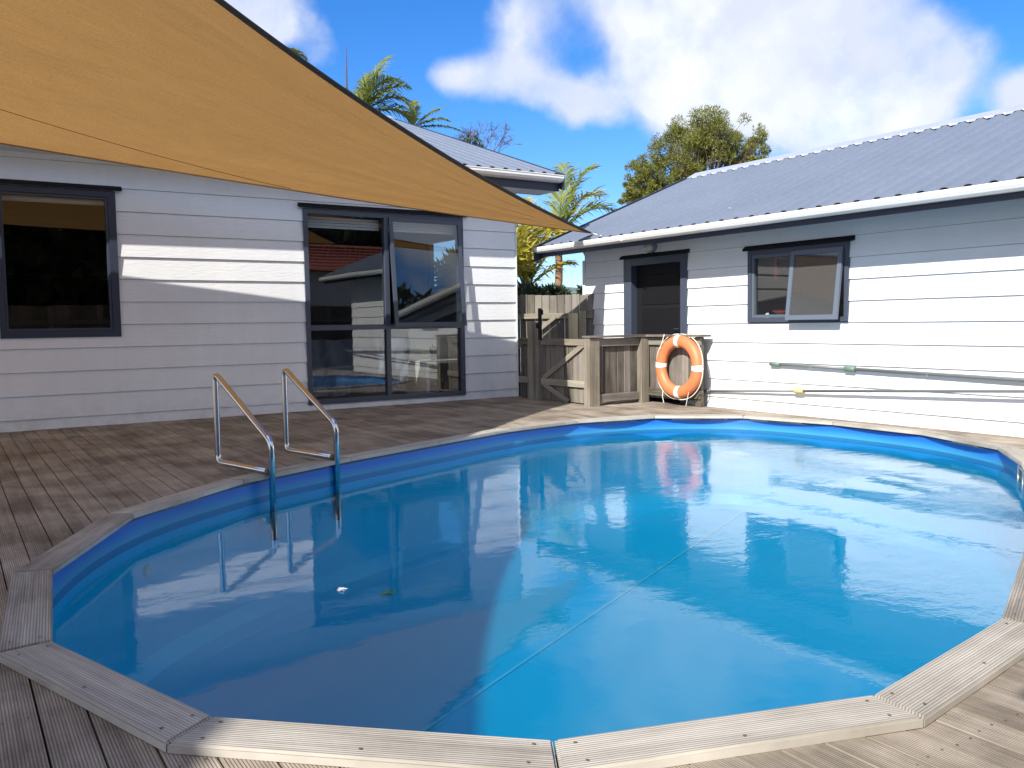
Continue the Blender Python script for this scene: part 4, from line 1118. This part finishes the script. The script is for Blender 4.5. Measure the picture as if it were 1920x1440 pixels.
tag(link('palm_spear', bm, MT['branch'], loc=tuple(p_ - Vector((0, 0, 1.5)))), 'thin unopened brown palm spear pointing up just beyond the sail edge', 'palm spear')
c2 = at(775, 240, 20)
palm((c2.x, c2.y, -.2), tuple(c2), 'sparse dark palm tip peeking over the left roof ridge',
     [(60, 45, .85, .6, .22, 'palm_green'), (0, 75, .7, .6, .22, 'palm_green'), (85, 28, .9, 1.0, .16, 'palm_green'), (-60, 65, .5, .6, .15, 'palm_green'), (80, 10, 1.2, .8, .12, 'palm_green')])
c3 = at(498, 100, 17)
palm((c3.x, c3.y, -.2), tuple(c3), 'palm mostly hidden by the sail with one frond tip poking above its dark edge',
     [(80, 12, .75, .9, .28, 'palm_green'), (60, 22, .6, 1.0, .25, 'palm_green'), (-90, 20, 1.0, 1.2, .35, 'palm_green')])
# palms between the houses
c4 = at(1046, 445, 18)
palm((c4.x - .02, c4.y, -.2), tuple(c4), 'slim trunked palm between the houses with yellow green fronds',
     [(70, 74, 1.80, 1.7, 0.56, 'palm_green'), (55, 60, 1.60, 1.6, 0.56, 'palm_yellow'), (90, 48, 1.46, 1.7, 0.56, 'palm_green'), (-70, 60, 1.20, 1.7, 0.48, 'palm_yellow'), (-90, 25, 1.20, 1.9, 0.48, 'palm_yellow'),
      (88, 12, 1.13, 2.2, 0.48, 'palm_yellow'), (-80, -5, 1.06, 1.8, 0.45, 'palm_yellow'), (100, -15, 0.80, 1.8, 0.40, 'palm_yellow'), (180, 20, 1.20, 2., 0.48, 'palm_yellow'), (0, 30, 1.20, 1.8, 0.48, 'palm_green'), (30, 80, 1.60, .9, 0.53, 'palm_green')], tr=.083)
c5 = at(985, 545, 18)
palm((c5.x, c5.y, -.2), tuple(c5), 'bushy yellow palm clump beside the left house corner behind the tall fence',
     [(az, el, L * 1.43, .9, .50, m_) for az, el, L, m_ in ((-60, 82, 1.15, 'palm_yellow'), (60, 78, 1.2, 'palm_yellow'), (20, 86, 1.35, 'palm_yellow'), (90, 60, 1.05, 'palm_yellow'), (-90, 70, 1.0, 'palm_yellow'), (80, 42, .85, 'palm_yellow'), (-90, 48, .8, 'palm_green'), (180, 70, .9, 'palm_yellow'), (100, 70, 1.2, 'palm_green'))], tr=.05)

def clumps(bm, cen_, rad, nleaf, ll, ww, rnd, up_=.2):
    for _ in range(nleaf):
        v = Vector((rnd.gauss(0, 1), rnd.gauss(0, 1), rnd.gauss(0, 1))).normalized() * rad * rnd.random() ** .45
        v = Vector((v.x, v.y, v.z * .8)); c_ = Vector(cen_) + v
        d = (v.normalized() + Vector((rnd.gauss(0, .5), rnd.gauss(0, .5), rnd.gauss(up_, .5)))).normalized()
        a, b = frame_at(d); s_ = (a * rnd.uniform(-1, 1) + b * rnd.uniform(-1, 1)).normalized() * ww
        bm.faces.new((bm.verts.new(c_ - s_), bm.verts.new(c_ + s_), bm.verts.new(c_ + d * ll)))
# pine behind the right roof
pn = at(1310, 520, 45); pb = Vector((pn.x, pn.y, -.2))
pine = thing('pine_tree', 'broad olive green pine with open crown rising behind the right roof', 'tree', tuple(pb))
rx = Vector((rt.x, rt.y, 0)).normalized(); ry = Vector((fw.x, fw.y, 0)).normalized()
rnd = random.Random(5)
topz = at(1320, 205, 45).z
bt = tube(B(), [pb, pb + Vector((0, 0, 4)), pb + Vector((0, 0, 6.5))], [.32, .26, .2], 8)
outline = [(-3.2, 8.1, .55), (-2.9, 7.3, .5), (-2.6, 8.6, .55), (-1.9, 9.3, .75), (-2.1, 8.2, .8), (-1.2, 9.7, .9), (-1.3, 8.8, .85), (-.5, 10.3, .9), (.2, 10.8, .75), (.45, 10.2, .95),
           (1.1, 10.2, .8), (1.6, 9.7, .8), (2.2, 9.7, .6), (2.5, 9.0, .6), (1.9, 9.1, .8), (2.75, 8.6, .45), (3.0, 8.3, .4), (.5, 9.4, .9), (-.4, 9.3, .9), (1.1, 9.2, .8), (-2.4, 7.5, .6), (-1.6, 7.6, .6), (-3.5, 7.4, .35), (-.6, 8.4, .6), (-3.0, 6.8, .5), (-1.1, 7.3, .5), (-2.1, 6.9, .5), (.9, 10.0, .8), (-.9, 10.2, .6)]
crown = B()
for (x_, z_, r_) in outline:
    for dep in (-.9, .0, .9):
        if abs(dep) > .5 and rnd.random() < .35: continue
        c_ = pb + rx * (x_ + rnd.uniform(-.15, .15)) + ry * (dep * 1.6) + Vector((0, 0, z_ + .2 - abs(dep) * .15))
        st = pb + Vector((0, 0, rnd.uniform(4.5, 6.5)))
        mid = st.lerp(c_, .5) + Vector((0, 0, -.1)) + rx * rnd.uniform(-.2, .2)
        tube(bt, [st, mid, c_], [.09, .06, .02], 5)
        for s_ in range(7):
            v = Vector((rnd.gauss(0, .55), rnd.gauss(0, .55), rnd.gauss(.1, .45))) * r_
            clumps(crown, c_ + v, r_ * .42, 135, .14, .022, rnd, .6)
            tube(bt, [mid.lerp(c_, .6), c_ + v], [.025, .008], 4)
link('trunk', bt, MT['trunk'], pine); link('crown', crown, MT['pine'], pine)
# bare tree
b0_ = at(905, 300, 30); bb = Vector((b0_.x, b0_.y, -.2))
bt = thing('bare_tree', 'leafless purplish tree top above the left roof slope', 'tree', tuple(bb))
bm = tube(B(), [bb, Vector((b0_.x, b0_.y, 6.2))], [.15, .06], 6); link('trunk', bm, MT['branch'], bt)
bm = B(); rnd = random.Random(11)
def branch(p, d, L, r_, dep):
    q = p + d * L; tube(bm, [p, q], [r_, r_ * .6], 4)
    if dep == 0:
        for _ in range(4):
            e = (d + Vector((rnd.gauss(0, .7), rnd.gauss(0, .7), rnd.gauss(0, .5)))).normalized(); tube(bm, [q, q + e * .22], [.007, .004], 3)
        return
    for _ in range(3):
        branch(p.lerp(q, rnd.uniform(.4, 1)), (d + Vector((rnd.gauss(0, .5), rnd.gauss(0, .5), rnd.gauss(.15, .25)))).normalized(), L * .68, r_ * .62, dep - 1)
for dx_ in (-.3, 0, .35): branch(Vector((b0_.x, b0_.y, 6.1)) + rx * dx_ * .4, (Vector((0, 0, 1)) + rx * dx_).normalized(), .75, .022, 3)
link('crown', bm, MT['branch'], bt)
# dark leafy bit at the ridge, and a shrub behind the tall fence
def shrub(c_, rad, nl, label, mt, zs=1., ll=.1, name='shrub'):
    t_ = thing(name, label, 'shrub', (c_[0], c_[1], -.2)); rnd = random.Random(int(c_[0] * 31))
    b_ = B(); cr = B()
    for k in range(9):
        e = Vector(c_) + Vector((rnd.gauss(0, rad * .4), rnd.gauss(0, rad * .4), rnd.gauss(0, rad * .4) * zs)); tube(b_, [(c_[0], c_[1], -.2), Vector(c_) - Vector((0, 0, rad * .5)), e], [.03, .02, .006], 4)
        clumps(cr, e, rad * .45, nl // 9, ll, ll * .22, rnd)
    link('stem', b_, MT['trunk'], t_); link('crown', cr, mt, t_)
s_ = at(990, 545, 17); shrub((s_.x, s_.y, s_.z - .15), .42, 1400, 'dark green shrub low behind the tall fence at the house corner', MT['shrub'], 1., .11)
s_ = at(1022, 545, 17.4); shrub((s_.x, s_.y, s_.z - .15), .36, 1200, 'grey green shrub behind the tall fence beside the slim palm trunk', MT['shrub'], .8, .12)
s_ = at(872, 262, 29); shrub((s_.x, s_.y, s_.z - .25), .5, 500, 'dark leafy treetop just over the left roof slope beside the bare tree', MT['shrub'], .5, .16)
s_ = at(1104, 545, 15); shrub((s_.x, s_.y, s_.z), .25, 500, 'vine tuft over the right end of the tall fence', MT['shrub'], .6, .09)
# greenery seen through the end window of the left house
s_ = Vector((8.2, 13.6, 2.0)); shrub((s_.x, s_.y, s_.z), 1.1, 3500, 'light green bush seen through the far window inside the left house', MT['palm_yellow'], 1., .2)

# ------------------------------------------------------------------ what the windows mirror, behind the camera
bf = thing('back_fence', 'timber fence at the far side of the yard behind the camera, mirrored in the glass', 'fence', (6, -4, -.2))
palings(bf, (-2, -4, 0), (14, -4, 0), -.2, 1.5, Vector((0, 1, 0)), .15)
for z in (.4, 1.1): plank(bf, 'rail', (-2, -3.96, z), (14, -3.96, z), .1, .05, MT['fence'], (0, 1, 0))
nh = thing('neighbour_house', 'neighbouring house with red roof behind the camera, mirrored in the windows', 'house', (12, -11, 0))
bm = B(); box(bm, (6, -14, -.2), (20, -9.4, 2.75)); link('wall', bm, MT['neighbour_wall'], nh)
bm = B()
for i in range(70):
    xx = 5.6 + i * .21
    for jj in range(8):
        yy = -9.0 - jj * .42; zz = 2.78 + jj * .15
        box(bm, (xx, yy - .44, zz), (xx + .17, yy, zz + .03), None)
        
o_ = link('roof_tiles', bm, MT['red_roof'], nh); o_['kind'] = 'stuff'
bm = B(); bm.faces.new([bm.verts.new(p_) for p_ in ((5.6, -8.9, 2.76), (20.4, -8.9, 2.76), (20.4, -12.5, 3.98), (5.6, -12.5, 3.98))]); link('roof', bm, MT['red_roof'], nh)

bm = B(); rnd = random.Random(3)  # greenery added out of view; darkens what the windows mirror
for k in range(520):
    xx = rnd.uniform(-14, 26); yy = -10.5 if xx < 5 else -16; hh = (5.6 if xx < 5 else 6.5) * rnd.uniform(.55, 1)
    clumps(bm, (xx, yy + rnd.uniform(-1, 1), hh * rnd.random() ** .5), 1.5, 60, .7, .2, rnd)
o_ = link('hedge', bm, MT['shrub']); o_['kind'] = 'stuff'; o_['label'] = 'tall dark hedge added out of view to darken the window reflections'
# drop build-time helper properties
for o in bpy.data.objects:
    if '_b' in o: del o['_b']
